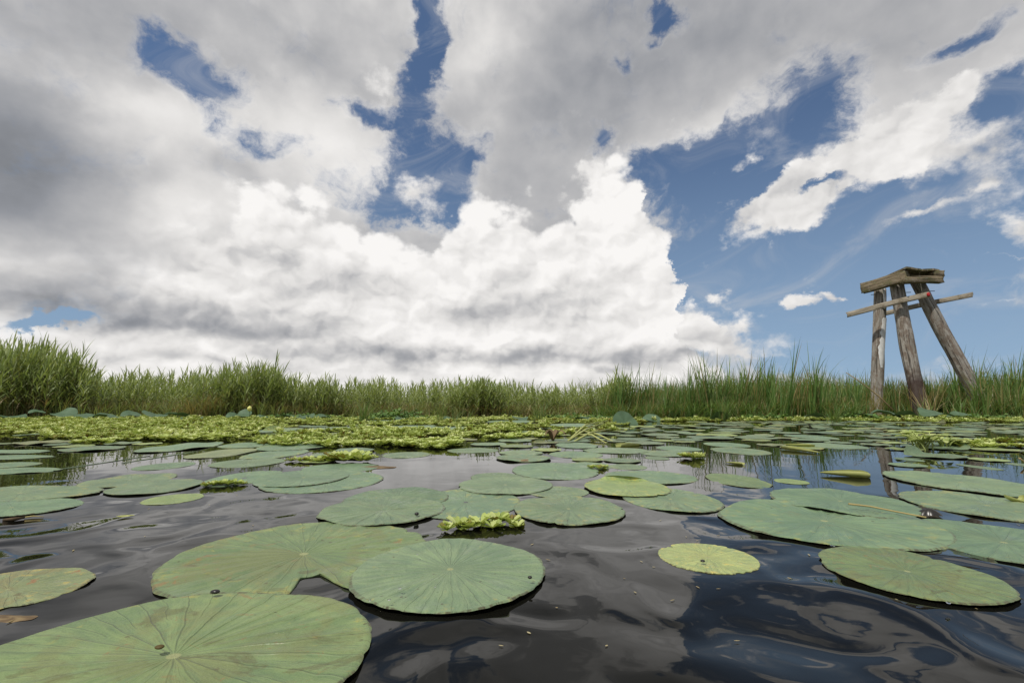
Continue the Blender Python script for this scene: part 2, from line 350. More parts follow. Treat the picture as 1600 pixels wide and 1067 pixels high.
    bead = q.ramp(q.noise(q.comb(q.m('MULTIPLY', a, 7.0), rnd, 0), 3.0, 2, .6, dim='3D'), .42, .60, .25, 1.0)
    col = q.mix(q.m('MULTIPLY', q.m('MULTIPLY', rim, bead), .85), col, (.07, .06, .03))
    col = q.mix(q.ramp(r, .028, .040, .9, 0), col, (.34, .36, .16))
    back = q.new('ShaderNodeNewGeometry').outputs['Backfacing']
    col = q.mix(q.m('MULTIPLY', back, .85), col, (.20, .19, .085))
    q.l.new(col, b.inputs['Base Color'])
    wet = q.ramp(q.noise(q.v('ADD', pv, (9, 3, 1)), 2.1, 4, .6, dim='3D'), .56, .66)
    q.l.new(q.m('SUBTRACT', q.m('ADD', .50, q.m('MULTIPLY', fine, .12)), q.m('MULTIPLY', wet, .24)), b.inputs['Roughness'])
    b.inputs['Specular IOR Level'].default_value = .35
    b.inputs['Coat Weight'].default_value = .12; b.inputs['Coat Roughness'].default_value = .28; b.inputs['Sheen Weight'].default_value = .05; b.inputs['Sheen Roughness'].default_value = .4
    hgt = q.m('ADD', q.m('ADD', q.m('MULTIPLY', vein, .35), q.m('MULTIPLY', st, .55)), q.m('ADD', q.m('MULTIPLY', fine, .25), q.m('ADD', q.m('MULTIPLY', mid, .8), q.m('MULTIPLY', big, 2.2))))
    bp = q.new('ShaderNodeBump'); bp.inputs['Strength'].default_value = .55; bp.inputs['Distance'].default_value = .010
    q.l.new(hgt, bp.inputs['Height']); q.l.new(bp.outputs[0], b.inputs['Normal'])
    return m
M_PAD = pad_material()

def water_material():
    m, q, b = mat('dark marsh water')
    oc = q.new('ShaderNodeNewGeometry').outputs['Position']
    b.inputs['Base Color'].default_value = (.006, .006, .0045, 1); b.inputs['Roughness'].default_value = .015
    b.inputs['IOR'].default_value = 1.225
    p1 = q.v('MULTIPLY', oc, (1.15, 1.0, 1.0))
    n1 = q.noise(p1, 4.6, .5, .4, .7, dim='3D'); n2 = q.noise(q.v('MULTIPLY', oc, (1.0, 1.2, 1)), 9.0, 2, .5, .3, dim='3D')
    n3 = q.noise(q.v('MULTIPLY', oc, (.7, 1.6, 1)), 34.0, 2, .5, dim='3D')
    breeze = q.ramp(q.noise(oc, .8, 2, dim='3D'), .42, .62)
    wy_ = q.sep(oc)[1]; near = q.ramp(wy_, .8, 2.4, 1.35, .05)   # ripples from the boat die out with distance
    h = q.m('ADD', q.m('MULTIPLY', n1, near), q.m('ADD', q.m('MULTIPLY', n2, q.m('ADD', q.m('MULTIPLY', near, .04), .006)), q.m('MULTIPLY', n3, q.m('MULTIPLY', breeze, .005))))
    bp = q.new('ShaderNodeBump'); bp.inputs['Strength'].default_value = 1.0; bp.inputs['Distance'].default_value = .016
    q.l.new(h, bp.inputs['Height']); q.l.new(bp.outputs[0], b.inputs['Normal']); return m
M_WATER = water_material()

def wood_material(name, c1, c2, c3, wear=.5, scale=1.0, rot=False):
    m, q, b = mat(name)
    oc = q.new('ShaderNodeTexCoord').outputs['Object']
    g1 = q.noise(q.v('MULTIPLY', oc, (26 * scale, 26 * scale, 1.5 * scale)), 1.0, 6, .6, .4, dim='3D')
    g2 = q.noise(q.v('MULTIPLY', oc, (3, 3, 1.6)), 1.9, 7, .72, .9, dim='3D')
    col = q.mix(q.ramp(g1, .32, .68), c1, c2)
    col = q.mix(q.m('MULTIPLY', q.ramp(g2, .47, .58), q.m('ADD', wear, .2)), col, c3)
    crack = q.ramp(q.noise(q.v('MULTIPLY', oc, (34, 34, 1.1)), 1.0, 3, .5, .2, dim='3D'), .60, .68)
    col = q.mix(q.m('MULTIPLY', crack, .75), col, (.03, .024, .018))
    lich = q.ramp(q.noise(oc, 9.0, 6, .75, .6, dim='3D'), .56, .64); col = q.mix(q.m('MULTIPLY', lich, .55), col, (.42, .40, .35))
    spk = q.ramp(q.noise(oc, 38.0, 4, .7, dim='3D'), .60, .72)
    col = q.mix(q.m('MULTIPLY', spk, .5), col, (.40, .35, .28))
    if rot:
        zz = q.m('ADD', q.sep(oc)[2], q.m('MULTIPLY', q.m('SUBTRACT', q.noise(oc, 4.0, 5, .7, dim='3D'), .5), 1.1))
        col = q.mix(q.ramp(zz, .75, 1.25, .85, 0), col, (.045, .026, .022))
    q.l.new(col, b.inputs['Base Color']); b.inputs['Roughness'].default_value = .85; b.inputs['Specular IOR Level'].default_value = .15
    bp = q.new('ShaderNodeBump'); bp.inputs['Strength'].default_value = .9; bp.inputs['Distance'].default_value = .02
    q.l.new(q.m('SUBTRACT', g1, crack), bp.inputs['Height']); q.l.new(bp.outputs[0], b.inputs['Normal']); return m
M_POST = wood_material('weathered grey timber', (.19,.175,.15), (.38,.35,.31), (.15,.105,.075), .5)
M_ROT = wood_material('timber rotten at the foot', (.19,.175,.15), (.38,.35,.31), (.15,.105,.075), .5, rot=True)
M_BEAM = wood_material('mossy brown timber', (.12,.095,.06), (.30,.24,.16), (.12,.12,.05), .6)
M_RAIL = wood_material('bleached plank', (.24,.21,.16), (.42,.37,.29), (.12,.09,.05), .4)
def flat(name, c, rough=.6, spec=.4):
    m, q, b = mat(name)
    n = q.noise(q.new('ShaderNodeTexCoord').outputs['Object'], 14.0, 5, .6, dim='3D')
    q.l.new(q.mix(n, tuple(v * .7 for v in c), tuple(min(1, v * 1.3) for v in c)), b.inputs['Base Color'])
    b.inputs['Roughness'].default_value = rough; b.inputs['Specular IOR Level'].default_value = spec; return m
M_PAINT = flat('flaking pale sheet', (.66, .66, .64), .5); M_RED = flat('red reflector', (.45, .02, .02), .25)
M_DARK = flat('dark snail shell', (.02, .018, .015), .3); M_MUD = flat('marsh mud', (.06, .055, .03), .9)
M_BUD = flat('pale yellow petals', (.60, .58, .18), .5)
mg, qg, bgm = mat('water drop'); bgm.inputs['Transmission Weight'].default_value = 1; bgm.inputs['Roughness'].default_value = 0; bgm.inputs['IOR'].default_value = 1.33

# ================================================================== setting
def grid_mesh(name, x0, x1, y0, y1, z, m, n=1):
    V = [(x0, y0, z), (x1, y0, z), (x1, y1, z), (x0, y1, z)]
    return mesh_np(name, V, [(0, 1, 2, 3)], smooth=False, mats=[m])
tag(link('water', grid_mesh('water', -4000, 4000, -4000, 4000, 0, M_WATER)), kind='structure')
V = []; Fq = []
nx = 160
for i in range(nx + 1):
    x = -60 + 120 * i / nx
    yf = 11.9 + .6 * math.sin(x * .9) + .35 * math.sin(x * 2.7 + 1)
    V += [(x, yf, -.03), (x, yf + .5, .03), (x, yf + 3, .06), (x, 3500, .06)]
for i in range(nx):
    for j in range(3): Fq.append((i * 4 + j, i * 4 + 4 + j, i * 4 + 5 + j, i * 4 + 1 + j))
tag(link('marsh_ground', mesh_np('marsh_ground', V, [f[::-1] for f in Fq], mats=[M_MUD])), kind='structure')

# ================================================================== lotus pads
def pad_mesh(seed, rings=20, seg=132, notch=0, wave=1.0, fold=None, cuts=()):
    r_ = np.random.default_rng(seed); V = []; 
    ph = r_.uniform(0, 6.28, 12); amp = r_.normal(0, 1, 12)
    fr = np.array([2, 3, 4, 5, 7, 9, 11, 13, 17, 21, 27, 33])
    A = np.linspace(0, 2 * math.pi, seg, endpoint=False)
    out = 1 + sum(amp[i] * np.cos(fr[i] * A + ph[i]) * (.012 / fr[i] ** .5 if i < 3 else .0065 / fr[i] ** .35) for i in range(12))
    nv = 22; cren = np.abs(np.sin(A * nv / 2 + ph[0]))           # scallops between the veins
    out = out + .010 * cren ** .6 + .0035 * np.abs(np.sin(A * nv + ph[1]))
    for a0, wd, dp in cuts: out = out - dp * np.clip(1.25 * np.exp(-(np.angle(np.exp(1j * (A - a0))) / wd) ** 4), 0, 1)
    for k in range(notch):
        a0 = r_.uniform(0, 6.28); wd = r_.uniform(.04, .11); dp = r_.uniform(.03, .12)
        out = out - dp * np.exp(-((np.angle(np.exp(1j * (A - a0)))) / wd) ** 2)
    und = sum(amp[i] * np.cos(fr[i] * A + ph[i + 4]) for i in range(5)) * .006
    rs = np.concatenate([np.linspace(0.03, .93, rings - 3), [.965, .985, 1.0]])
    for r in rs:
        e = max(0, (r - .86) / .14)
        z = .010 - .010 * math.exp(-(r / .13) ** 2) + .016 * wave * (1 - cren) ** 1.5 * min(1, r * 1.4) * (1 - .5 * e) + und * r ** 2 * wave
        z = z + e ** 2 * (.020 * cren * (.5 + .5 * np.cos(5 * A + ph[5])) * .7 - .001) * wave - (.013 if r == 1.0 else 0)
        rr = r * (1 + (out - 1) * r ** 1.5)
        V.append(np.stack([rr * np.cos(A), rr * np.sin(A), z], 1))
    V = np.concatenate(V); V = np.concatenate([V, [[0, 0, .001]]]); n = len(rs)
    V[:, 2] += .0025 - V[:-1 - seg, 2].min()
    Fq = [(i * seg + j, (i + 1) * seg + j, (i + 1) * seg + (j + 1) % seg, i * seg + (j + 1) % seg) for i in range(n - 1) for j in range(seg)]
    c = len(V) - 1
    Fq += [(c, j, (j + 1) % seg, (j + 2) % seg) for j in range(0, seg, 2)]
    if fold is not None:        # a flap turned up over a chord of the leaf
        fa, fd, ang = fold; nn = np.array([math.cos(fa), math.sin(fa)])
        s_ = V[:, :2] @ nn - fd; k = s_ > 0
        rad_ = .09; th = np.minimum(s_[k] / rad_, ang); rest = np.maximum(s_[k] - ang * rad_, 0)
        along = rad_ * np.sin(th) + rest * np.cos(th); up = rad_ * (1 - np.cos(th)) + rest * np.sin(th)
        V[k, :2] += nn[None] * (along - s_[k])[:, None]; V[k, 2] += up
    return mesh_np('lotus_pad', V, Fq, mats=[M_PAD])
PADV = [pad_mesh(s, 16, 88, notch=s % 3) for s in range(8)]
PADFAR = [pad_mesh(50 + s, 6, 44, notch=s % 2, wave=1.0) for s in range(8)]
PADFOLD = [pad_mesh(70 + s, 10, 60, notch=1, fold=(s * 1.3, .62 + .06 * s, 1.2 + .4 * s)) for s in range(4)]
def fit(x0, x1, y0, y1):
    """ground ellipse (cx, cy, rx, ry) whose outline in the photograph spans the given box"""
    A = np.linspace(0, 2 * math.pi, 90)
    p = np.array([*gnd((x0 + x1) / 2, (y0 + y1) / 2)[:2], .2, .2])
    d = p[1]; p[2] = (x1 - x0) / 2 / F * d; p[3] = p[2]
    tgt = np.array([x0, x1, y0, y1], float)
    def f(p):
        q = proj(np.stack([p[0] + p[2] * np.cos(A), p[1] + p[3] * np.sin(A), 0 * A], 1))
        return np.array([q[:, 0].min(), q[:, 0].max(), q[:, 1].min(), q[:, 1].max()])
    for _ in range(25):
        e = tgt - f(p); J = np.zeros((4, 4))
        for i in range(4):
            h = np.zeros(4); h[i] = 1e-4 * max(abs(p[1]), .1); J[:, i] = (f(p + h) - f(p)) / h[i]
        st = np.linalg.lstsq(J, e, rcond=None)[0]; st = np.clip(st, -.3 * abs(p[1]), .3 * abs(p[1]))
        p = p + st * .8; p[2:] = np.maximum(p[2:], .01); p[1] = max(p[1], p[3] + .12)
    return p
TINT = {'n': (1, 1, 1), 't': (.92, 1.0, 1.03), 'y': (1.45, 1.35, .9), 'o': (.95, .93, .72), 'd': (.8, .86, .85), 'Y': (2.0, 1.62, 1.15), 'b': (1.25, 1.05, .9)}
PADS = [] # placed (x, y, r)
def pad(box, lvl, tint, label, cat='lotus leaf', group='lotus leaves floating on the water', me=None, seed=None, rot=None, z=None, tilt=(0, 0), wear=.25, fix=False):
    cx, cy, rx, ry = fit(*box)
    if me is None: me = PADV[len(PADS) % 8]
    o = link('lotus_leaf', me); tag(o, label, cat, group)
    # an ellipse turned by rot would not match the box: scale first along world axes, so turn by quarter turns only
    o.location = (cx, cy, .0002 + .0026 * lvl if z is None else z)
    o.rotation_euler = (tilt[0], tilt[1], 0)
    sg = random.choice([(1, 1), (-1, 1), (1, -1), (-1, -1)]) if fit else (1, 1)
    if fix: sg = (1, 1)
    s0 = (rx + ry) / 2
    if sg[0] * sg[1] < 0: sg = (-sg[0], sg[1])
    if sg[0] < 0: o.rotation_euler[2] = math.pi
    o.scale = (rx, ry, s0 * (.8 if seed is None and s0 < .3 and len(me.vertices) > 5000 else .55))
    t = TINT[tint]; j = random.uniform(.93, 1.07); o.color = (t[0] * j, t[1] * j, t[2] * j, wear)
    PADS.append((cx, cy, max(rx, ry))); return o
NEAR = lambda s, **k: pad_mesh(100 + s, 34, 220, **k)
pad((-170, 582, 931, 1230), 1, 'o', 'largest lotus leaf, wet and olive, filling the bottom left corner', me=NEAR(1), wear=0.75)
pad((236, 668, 817, 948), 0, 'o', 'big worn lotus leaf with yellow patches and broken edge behind the two nearest round leaves', me=NEAR(2, notch=2, cuts=[(-1.08, .17, .42), (-.62, .10, .12)]), wear=.85, fix=True)
pad((548, 850, 848, 965), 2, 'n', 'round even green lotus leaf with clear radiating folds, bottom centre', me=NEAR(3), wear=0.1)
pad((-150, 148, 888, 964), 0, 'b', 'faded lotus leaf with orange brown rim cut by the left edge of the picture', me=NEAR(4, notch=3), wear=1.0)
pad((1028, 1188, 849, 897), 0, 'Y', 'small yellow oval leaf pierced by dark specks alone on dark water', me=NEAR(5, notch=3, wave=.3, cuts=[(-1.35, .06, .07), (-1.15, .04, .05), (.7, .05, .06), (.95, .04, .05), (-2.0, .03, .03)]), fix=True)
pad((1279, 1592, 857, 949), 1, 'o', 'olive green lotus leaf with rotten patches, nearest one at the lower right', me=NEAR(6, notch=2), wear=0.9)
pad((1124, 1492, 784, 862), 0, 't', 'wide bluish green lotus leaf under the leaf that carries the brown stick', me=NEAR(7))
pad((1204, 1444, 766, 813), 1, 't', 'bluish green lotus leaf with a thin brown stick lying across it', me=NEAR(8))
pad((1405, 1790, 812, 899), -.4, 't', 'large bluish green lotus leaf cut by the right edge behind the olive one', me=NEAR(9))
pad((1379, 1660, 737, 779), 1, 'n', 'green lotus leaf at the right edge reaching just in front of the post reflections', me=NEAR(10))
pad((1403, 1720, 768, 821), 0, 'n', 'green lotus leaf at the right edge between two larger ones, white flecks on it', me=NEAR(11))
pad((803, 977, 777, 822), 1, 'n', 'lotus leaf with dark beaded rim and brown torn centre just right of the floating lettuce', me=NEAR(12, notch=3), wear=0.4)
pad((497, 693, 778, 824), 1, 'n', 'lotus leaf with small pale brown centre left of the floating lettuce', me=NEAR(13, notch=1))
pad((536, 700, 763, 799), 0, 'd', 'dull grey green lotus leaf half hidden behind the one with a pale brown centre', me=NEAR(14))
pad((640, 812, 764, 812), -.3, 't', 'smooth blue green lotus leaf directly behind the floating lettuce in mid water')
pad((716, 863, 746, 774), 1, 'n', 'lotus leaf with dark dotted rim under the smaller oval leaf, middle of the water')
pad((736, 816, 739, 753), 0, 'n', 'small oval lotus leaf behind the dotted rim one, middle of the water')
pad((801, 936, 723, 750), 0, 't', 'flat lotus leaf with tiny yellow lettuce sprig at its right rim')
pad((824, 920, 760, 778), 0, 'n', 'small lotus leaf touching the back rim of the brown centred one')
pad((913, 1047, 750, 779), 2, 'y', 'yellow green lotus leaf with its rear part folded up', me=pad_mesh(131, 24, 120, notch=1, fold=(1.35, .74, 2.3)))
pad((973, 1130, 763, 802), 0, 'n', 'lotus leaf with an orange worn left side in front of the folded yellow green one', me=NEAR(15, notch=2), wear=0.5)
pad((944, 1089, 736, 757), 0, 't', 'blue green lotus leaf partly wet behind the folded yellow green one')
pad((951, 1011, 725, 734), 0, 'n', 'narrow plain lotus leaf between the lettuce sprig and the reed reflections')
pad((883, 957, 722, 734), -.3, 't', 'thin lotus leaf with the yellow lettuce sprig resting on its right end')
pad((394, 546, 735, 763), 1, 't', 'lotus leaf lying over another, dark line along its front, left of centre')
pad((404, 598, 737, 771), 0, 't', 'wide lotus leaf half covered by the one on it, left of centre')
pad((312, 442, 735, 761), -.3, 't', 'lotus leaf behind the short row of lettuce at the left')
pad((471, 592, 724, 739), 0, 't', 'dark bluish lotus leaf under the bushy bright lettuce clump')
pad((119, 276, 740, 763), 0, 'n', 'broad lotus leaf behind the dark dotted one, left')
pad((161, 318, 750, 775), 1, 'n', 'broad lotus leaf with row of dark dots on its front rim, left')
pad((219, 319, 771, 789), 0, 'y', 'small light green lotus leaf with brown wet patch, alone at the left')
pad((-110, 160, 760, 786), 1, 'n', 'long lotus leaf cut by the left edge with ochre streak along its front')
pad((-110, 131, 779, 811), 0, 't', 'lotus leaf at the left edge below the one with ochre streak')
pad((88, 232, 712, 736), 0, 'n', 'lotus leaf with a reddish fleck, second row at the left')
pad((200, 312, 704, 724), 0, 'n', 'light lotus leaf just right of the leaf with a reddish fleck')
pad((205, 306, 722, 735), 0, 't', 'narrow grey green lotus leaf in front of the light one at the left')
pad((208, 348, 692, 708), 1, 't', 'blue green lotus leaf with dark right rim close to the lettuce mat')
pad((286, 402, 701, 717), 0, 'b', 'lotus leaf with a tan patch at its back rim, left of centre')
pad((325, 446, 716, 731), 0, 'n', 'light green oval lotus leaf amid dark water left of the lettuce clump')
pad((374, 482, 702, 718), -.3, 't', 'pale lotus leaf behind the start of the bushy lettuce clump')
pad((398, 520, 691, 705), 0, 't', 'blue green lotus leaf between the lettuce mat and bushy lettuce clump')
pad((340, 440, 690, 700), -.3, 't', 'thin lotus leaf against the front of the lettuce mat')
pad((598, 672, 706, 716), 0, 'n', 'oval lotus leaf in open water right of the bushy lettuce clump')
pad((699, 779, 700, 708), 0, 'n', 'thin oval lotus leaf in open water before the lettuce mat, centre')
pad((868, 934, 692, 701), 0, 't', 'thin lotus leaf in front of the broken yellow stems')
pad((911, 1016, 700, 709), 0, 'n', 'long thin lotus leaf, left one of the touching pair right of centre')
pad((858, 942, 705, 716), -.3, 't', 'long pale lotus leaf below the touching pair right of centre')
pad((999, 1090, 704, 714), 0, 'n', 'thin lotus leaf with a lettuce tuft at its right end')
pad((1008, 1046, 713, 719), 0, 'n', 'tiny lotus leaf left of the lettuce tuft')
pad((1110, 1206, 699, 711), 0, 'n', 'light oval lotus leaf among the reed reflections')
pad((1099, 1173, 691, 699), 0, 't', 'bluish oval lotus leaf behind the light one among the reed reflections')
pad((1025, 1096, 697, 705), 0, 't', 'bluish thin lotus leaf left of the reed reflections')
pad((1102, 1206, 740, 763), -.5, 'o', 'dull sunken olive lotus leaf amid the reed reflections')
pad((1209, 1265, 748, 757), 0, 'y', 'narrow light lotus leaf left of the boat shaped curled leaf')
pad((1249, 1358, 692, 702), 0, 'n', 'oval lotus leaf touching the bent yellow leaf')
pad((1396, 1446, 715, 721), 0, 't', 'small thin lotus leaf over the middle post reflection')
pad((1493, 1569, 725, 735), 0, 'n', 'oval lotus leaf over the right post reflection')
pad((1489, 1592, 703, 716), 0, 't', 'blue green lotus leaf below the lettuce strip at the right edge')
pad((1569, 1650, 723, 732), 0, 'n', 'lotus leaf cut by the right edge beside a short twig')
pad((-60, 66, 722, 732), 0, 't', 'third thin lotus leaf down the left edge')
pad((-60, 96, 731, 741), 0, 't', 'fourth thin lotus leaf down the left edge')
pad((-60, 80, 703, 709), 0, 't', 'first thin lotus leaf down the left edge')
pad((-60, 84, 711, 718), 0, 't', 'second thin lotus leaf down the left edge')
pad((1225, 1312, 679, 687), 0, 't', 'pale thin lotus leaf behind the bent yellow leaf')
NHAND = len(PADS)
# the crowd of small far ones, kept off each other and off the lettuce mats
def inmat(px, py):
    if py < 652: return True
    if px < 100: return py < 678
    if px < 400: return py < 692
    if px < 470: return py < 668 or 676 < py < 690
    if px < 715: return 670 < py < 702 or py < 664
    if px < 830: return py < 684
    if px < 1000: return py < 668
    return py < 657
FARZ = [(-60, 380, 692, 735, .0, 'small lotus leaf among the floating leaves between lettuce mat and the left foreground'),
        (380, 760, 655, 735, .0, 'small lotus leaf near the front of the lettuce mats left of centre'),
        (760, 1080, 664, 722, .0, 'small lotus leaf scattered on the water right of centre before the tall cattails'),
        (1080, 1370, 657, 712, .0, 'small far lotus leaf on the water between the cattails and the bent yellow leaf'),
        (1370, 1660, 657, 735, .0, 'small far lotus leaf on the water in front of the wooden tower')]
nfar = 0; placed = list(PADS)
for tries in range(9000):
    if nfar >= 225: break
    px, py = random.uniform(-60, 1660), 655 + 80 * random.random() ** 1.9
    zz = [q for q in FARZ if q[0] <= px < q[1] and q[2] <= py < q[3]]
    if not zz or inmat(px, py - 1) or inmat(px, py + 3): continue
    if 560 < px < 800 and 705 < py: continue
    if 1080 < px < 1400 and py > 702: continue
    if px < 70 and py > 695: continue
    P = gnd(px, py); r = random.uniform(.09, .21)
    if any((P[0] - a) ** 2 + (P[1] - b) ** 2 < ((r + c) * .93) ** 2 for a, b, c in placed): continue
    o = link('lotus_leaf', PADFAR[nfar % 8] if nfar % 13 else PADFOLD[(nfar // 13) % 4], loc=(P[0], P[1], .003 + .002 * random.random()), rz=random.uniform(0, 6.28))
    o.scale = (r, r * random.uniform(.9, 1.1), r); t = TINT[random.choice('nnttnyydtob')]; j = random.uniform(.80, 1.2)
    o.color = (t[0] * j, t[1] * j, t[2] * j, 1); tag(o, zz[0][5], 'lotus leaf', zz[0][5].replace('small', 'small', 1) + 's')
    o['group'] = zz[0][5].replace('lotus leaf', 'lotus leaves')
    placed.append((P[0], P[1], r)); nfar += 1

# ================================================================== water lettuce
def lettuce(seed, hi=False, size=1.0):
    r_ = np.random.default_rng(seed); acc = Acc(); nl = r_.integers(8, 12); nu, nv = (7, 5) if hi else (4, 3)
    for i in range(nl):
        ring = i / nl; a = i * 2.4 + r_.uniform(-.2, .2); L = (.055 - .018 * ring) * r_.uniform(.85, 1.15); tilt0 = .12 + 1.0 * ring + r_.uniform(-.1, .15)
        W = L * r_.uniform(.36, .46); V = []
        for u in range(nu):
            s_ = u / (nu - 1); wd = W * (.35 + .65 * math.sin(min(1, s_ * 1.15) * math.pi / 2) ** 1.2) * (1 if s_ < .99 else .72)
            bend = tilt0 - .55 * s_ ** 2
            rad = L * s_ * math.cos(bend * .8); zz = L * s_ * math.sin(tilt0) * (1 - .18 * s_ ** 2)
            for v in range(nv):
                t = 2 * v / (nv - 1) - 1
                rr = rad - abs(t) ** 2 * wd * (.18 if s_ > .9 else 0) + .004; xx = t * wd
                z2 = zz + .22 * wd * t * t + (.0022 * math.cos(t * 7) if hi else 0) * s_ + .003
                V.append((rr * math.cos(a) - xx * math.sin(a), rr * math.sin(a) + xx * math.cos(a), z2))
        Fq = [(u * nv + v, u * nv + v + 1, (u + 1) * nv + v + 1, (u + 1) * nv + v) for u in range(nu - 1) for v in range(nv - 1)]
        acc.add(np.array(V) * size, Fq, .45 + .45 * ring + r_.uniform(-.15, .12) if r_.random() > .06 else .15)
    return acc.arrays()
LETB = [lettuce(s) for s in range(6)]; LETM = [mesh_np('water_lettuce', *b, mats=[M_LET]) for b in LETB]
LETH = [lettuce(20 + s, True) for s in range(5)]; LETHM = [mesh_np('water_lettuce_near', *b, mats=[M_LET]) for b in LETH]
def poly_in(x, y, poly):
    c = False; j = len(poly) - 1
    for i in range(len(poly)):
        if (poly[i][1] > y) != (poly[j][1] > y) and x < (poly[j][0] - poly[i][0]) * (y - poly[i][1]) / (poly[j][1] - poly[i][1]) + poly[i][0]: c = not c
        j = i
    return c
# outlines of the mats, laid on the water plane
MATS = [('left', 'long mat of bright yellow green water lettuce between the left leaves and reeds', [(-700,649),(-600,674),(-300,680),(60,679),(75,686),(110,694),(175,694),(190,689),(260,689),(330,690),(360,687),(470,681),(520,676),(480,670),(430,664),(440,649)], .93),
 ('centre', 'dense clump mat of water lettuce left of centre closest to the camera', [(385,690),(415,697),(500,699),(600,697),(690,703),(722,697),(715,686),(760,680),(740,672),(640,671),(560,670),(500,677),(400,686)], .95),
 ('back', 'thinner mat of water lettuce along the foot of the reeds in the middle', [(430,649),(440,666),(520,665),(640,666),(700,672),(760,678),(850,672),(960,668),(1010,661),(1000,650)], .62),
 ('mid', 'thin streak of water lettuce before the middle reeds', [(735,690),(760,693),(810,691),(830,686),(990,672),(900,672),(800,680)], .7),
 ('right', 'narrow fringe of water lettuce along the foot of the cattails', [(1000,649),(1010,658),(1150,659),(1300,658),(1450,660),(1620,660),(1800,660),(1800,649)], .7),
 ('edge', 'short strip of water lettuce at the right edge', [(1475,692),(1480,699),(1530,701),(1640,702),(1640,694),(1560,690)], .75)]
MATPAD = []
for i_, (bx, tn) in enumerate([((196,262,659,665),'t'), ((348,424,659,665),'t'), ((392,474,669,676),'t'), ((478,566,667,673),'n'), ((596,684,665,670),'t'), ((664,752,667,672),'t'), ((18,92,676,681),'t'), ((286,352,668,672),'n'), ((506,560,676,680),'b'), ((130,180,667,671),'n'), ((560,620,657,661),'t'), ((760,840,657,661),'t'), ((860,930,662,667),'t')]):
    pad(bx, .5, tn, 'lotus leaf set in a gap of the lettuce mats', group='lotus leaves in gaps of the lettuce mats', me=PADFAR[i_ % 8])
    MATPAD.append(fit(*bx) * np.array([1, 1, 1.05, 1.25]))
    bpy.data.objects[C.objects[-1].name]['label'] = ['leftmost lotus leaf in a gap of the long lettuce mat', 'lotus leaf in a gap of the lettuce mat before the lotus bud', 'lotus leaf showing between the left and centre lettuce mats', 'lotus leaf just behind the centre lettuce mat, left part', 'lotus leaf just behind the centre lettuce mat, middle part', 'lotus leaf just behind the centre lettuce mat, right part', 'lotus leaf along the front of the long mat at far left', 'lotus leaf in the thick of the long lettuce mat', 'tan lotus leaf at the left of the centre lettuce mat', 'small lotus leaf in the long mat near the left edge', 'small lotus leaf near the front grass tuft', 'small lotus leaf in the thinner mat along the middle reeds', 'lotus leaf before the dark wide raised leaf right of centre'][i_]
NIND = 0
for nm, lab, poly, dens in MATS:
    gp = [tuple(gnd(*p)[:2]) for p in poly]
    xs = [p[0] for p in gp]; ys = [p[1] for p in gp]
    x0, x1 = max(min(xs), -15), min(max(xs), 15); y0, y1 = min(ys), min(max(ys), 12.5)
    pos = []
    sp = .056
    for yy in np.arange(y0, y1, sp):
        for xx in np.arange(x0, x1, sp):
            X = xx + rng.uniform(-.03, .03); Y = yy + rng.uniform(-.03, .03)
            if not poly_in(X, Y, gp): continue
            if any(((X - a_[0]) / a_[2]) ** 2 + ((Y - a_[1]) / a_[3]) ** 2 < 1.0 for a_ in MATPAD): continue
            if mnoise.noise(Vector((X * 4.5, Y * 4.5, 21))) > .10 + .22 * dens: continue
            q_ = mnoise.noise(Vector((X * 1.3, Y * .8, 3.0))) * .5 + .5
            if q_ < .56 - .32 * dens: continue
            if rng.random() > .55 + .45 * dens: continue
            if mnoise.noise(Vector((X * 2.1, Y * 2.1, 9.0))) > -.05 + dens * .40: continue
            pos.append((X, Y))
    pos = np.array(pos)
    if len(pos) == 0: continue
    order = np.argsort((pos[:, 0] ** 2 + pos[:, 1] ** 2)); pos = pos[order]
    nind = {'left': 90, 'centre': 110, 'back': 0, 'mid': 30, 'right': 0, 'edge': 30}[nm]; nind = min(nind, len(pos))
    for i in range(nind):
        o = link('water_lettuce', LETM[i % 6], loc=(pos[i, 0], pos[i, 1], rng.uniform(.0, .012)), rz=rng.uniform(0, 6.28)); s_ = rng.uniform(.65, 1.2); o.scale = (s_, s_, s_ * rng.uniform(.9, 1.35))
        tag(o, {'left': 'water lettuce rosette on the front edge of the long left mat', 'centre': 'water lettuce rosette on the front edge of the dense mat left of centre', 'mid': 'water lettuce rosette in the thin streak before the middle reeds', 'edge': 'water lettuce rosette in the short strip at the right edge'}[nm], 'water lettuce', 'rosettes of ' + lab)
    rest = pos[nind:]
    if len(rest):
        acc = Acc(); idx = rng.integers(0, 6, len(rest))
        for b in range(6):
            pp = rest[idx == b]; k = len(pp)
            if not k: continue
            sc_ = rng.uniform(.5, 1.0, k); Mx = rotz(rng.uniform(0, 6.28, k)) * sc_[:, None, None]; hh = np.array([.8 + .9 * max(-.2, mnoise.noise(Vector((x * 2.6, y * 2.0, 5)))) for x, y in pp]); Mx *= hh[:, None, None] ** .5; Mx[:, 2, 2] *= rng.uniform(.7, 1.4, k) * np.where(rng.random(k) < .2, 1.9, 1.0)
            Tz = np.stack([pp[:, 0], pp[:, 1], rng.uniform(0, .012, k)], 1)
            acc.add(*rep(LETB[b], Mx, Tz, rng.uniform(-.34, .22, k) + np.array([.5 * mnoise.noise(Vector((x * 1.4, y * 1.4, 15))) for x, y in pp])))
        tag(link('water_lettuce_mat', mesh_np('water_lettuce_mat', *acc.arrays(), mats=[M_LET])), lab, 'water lettuce', None, 'stuff')
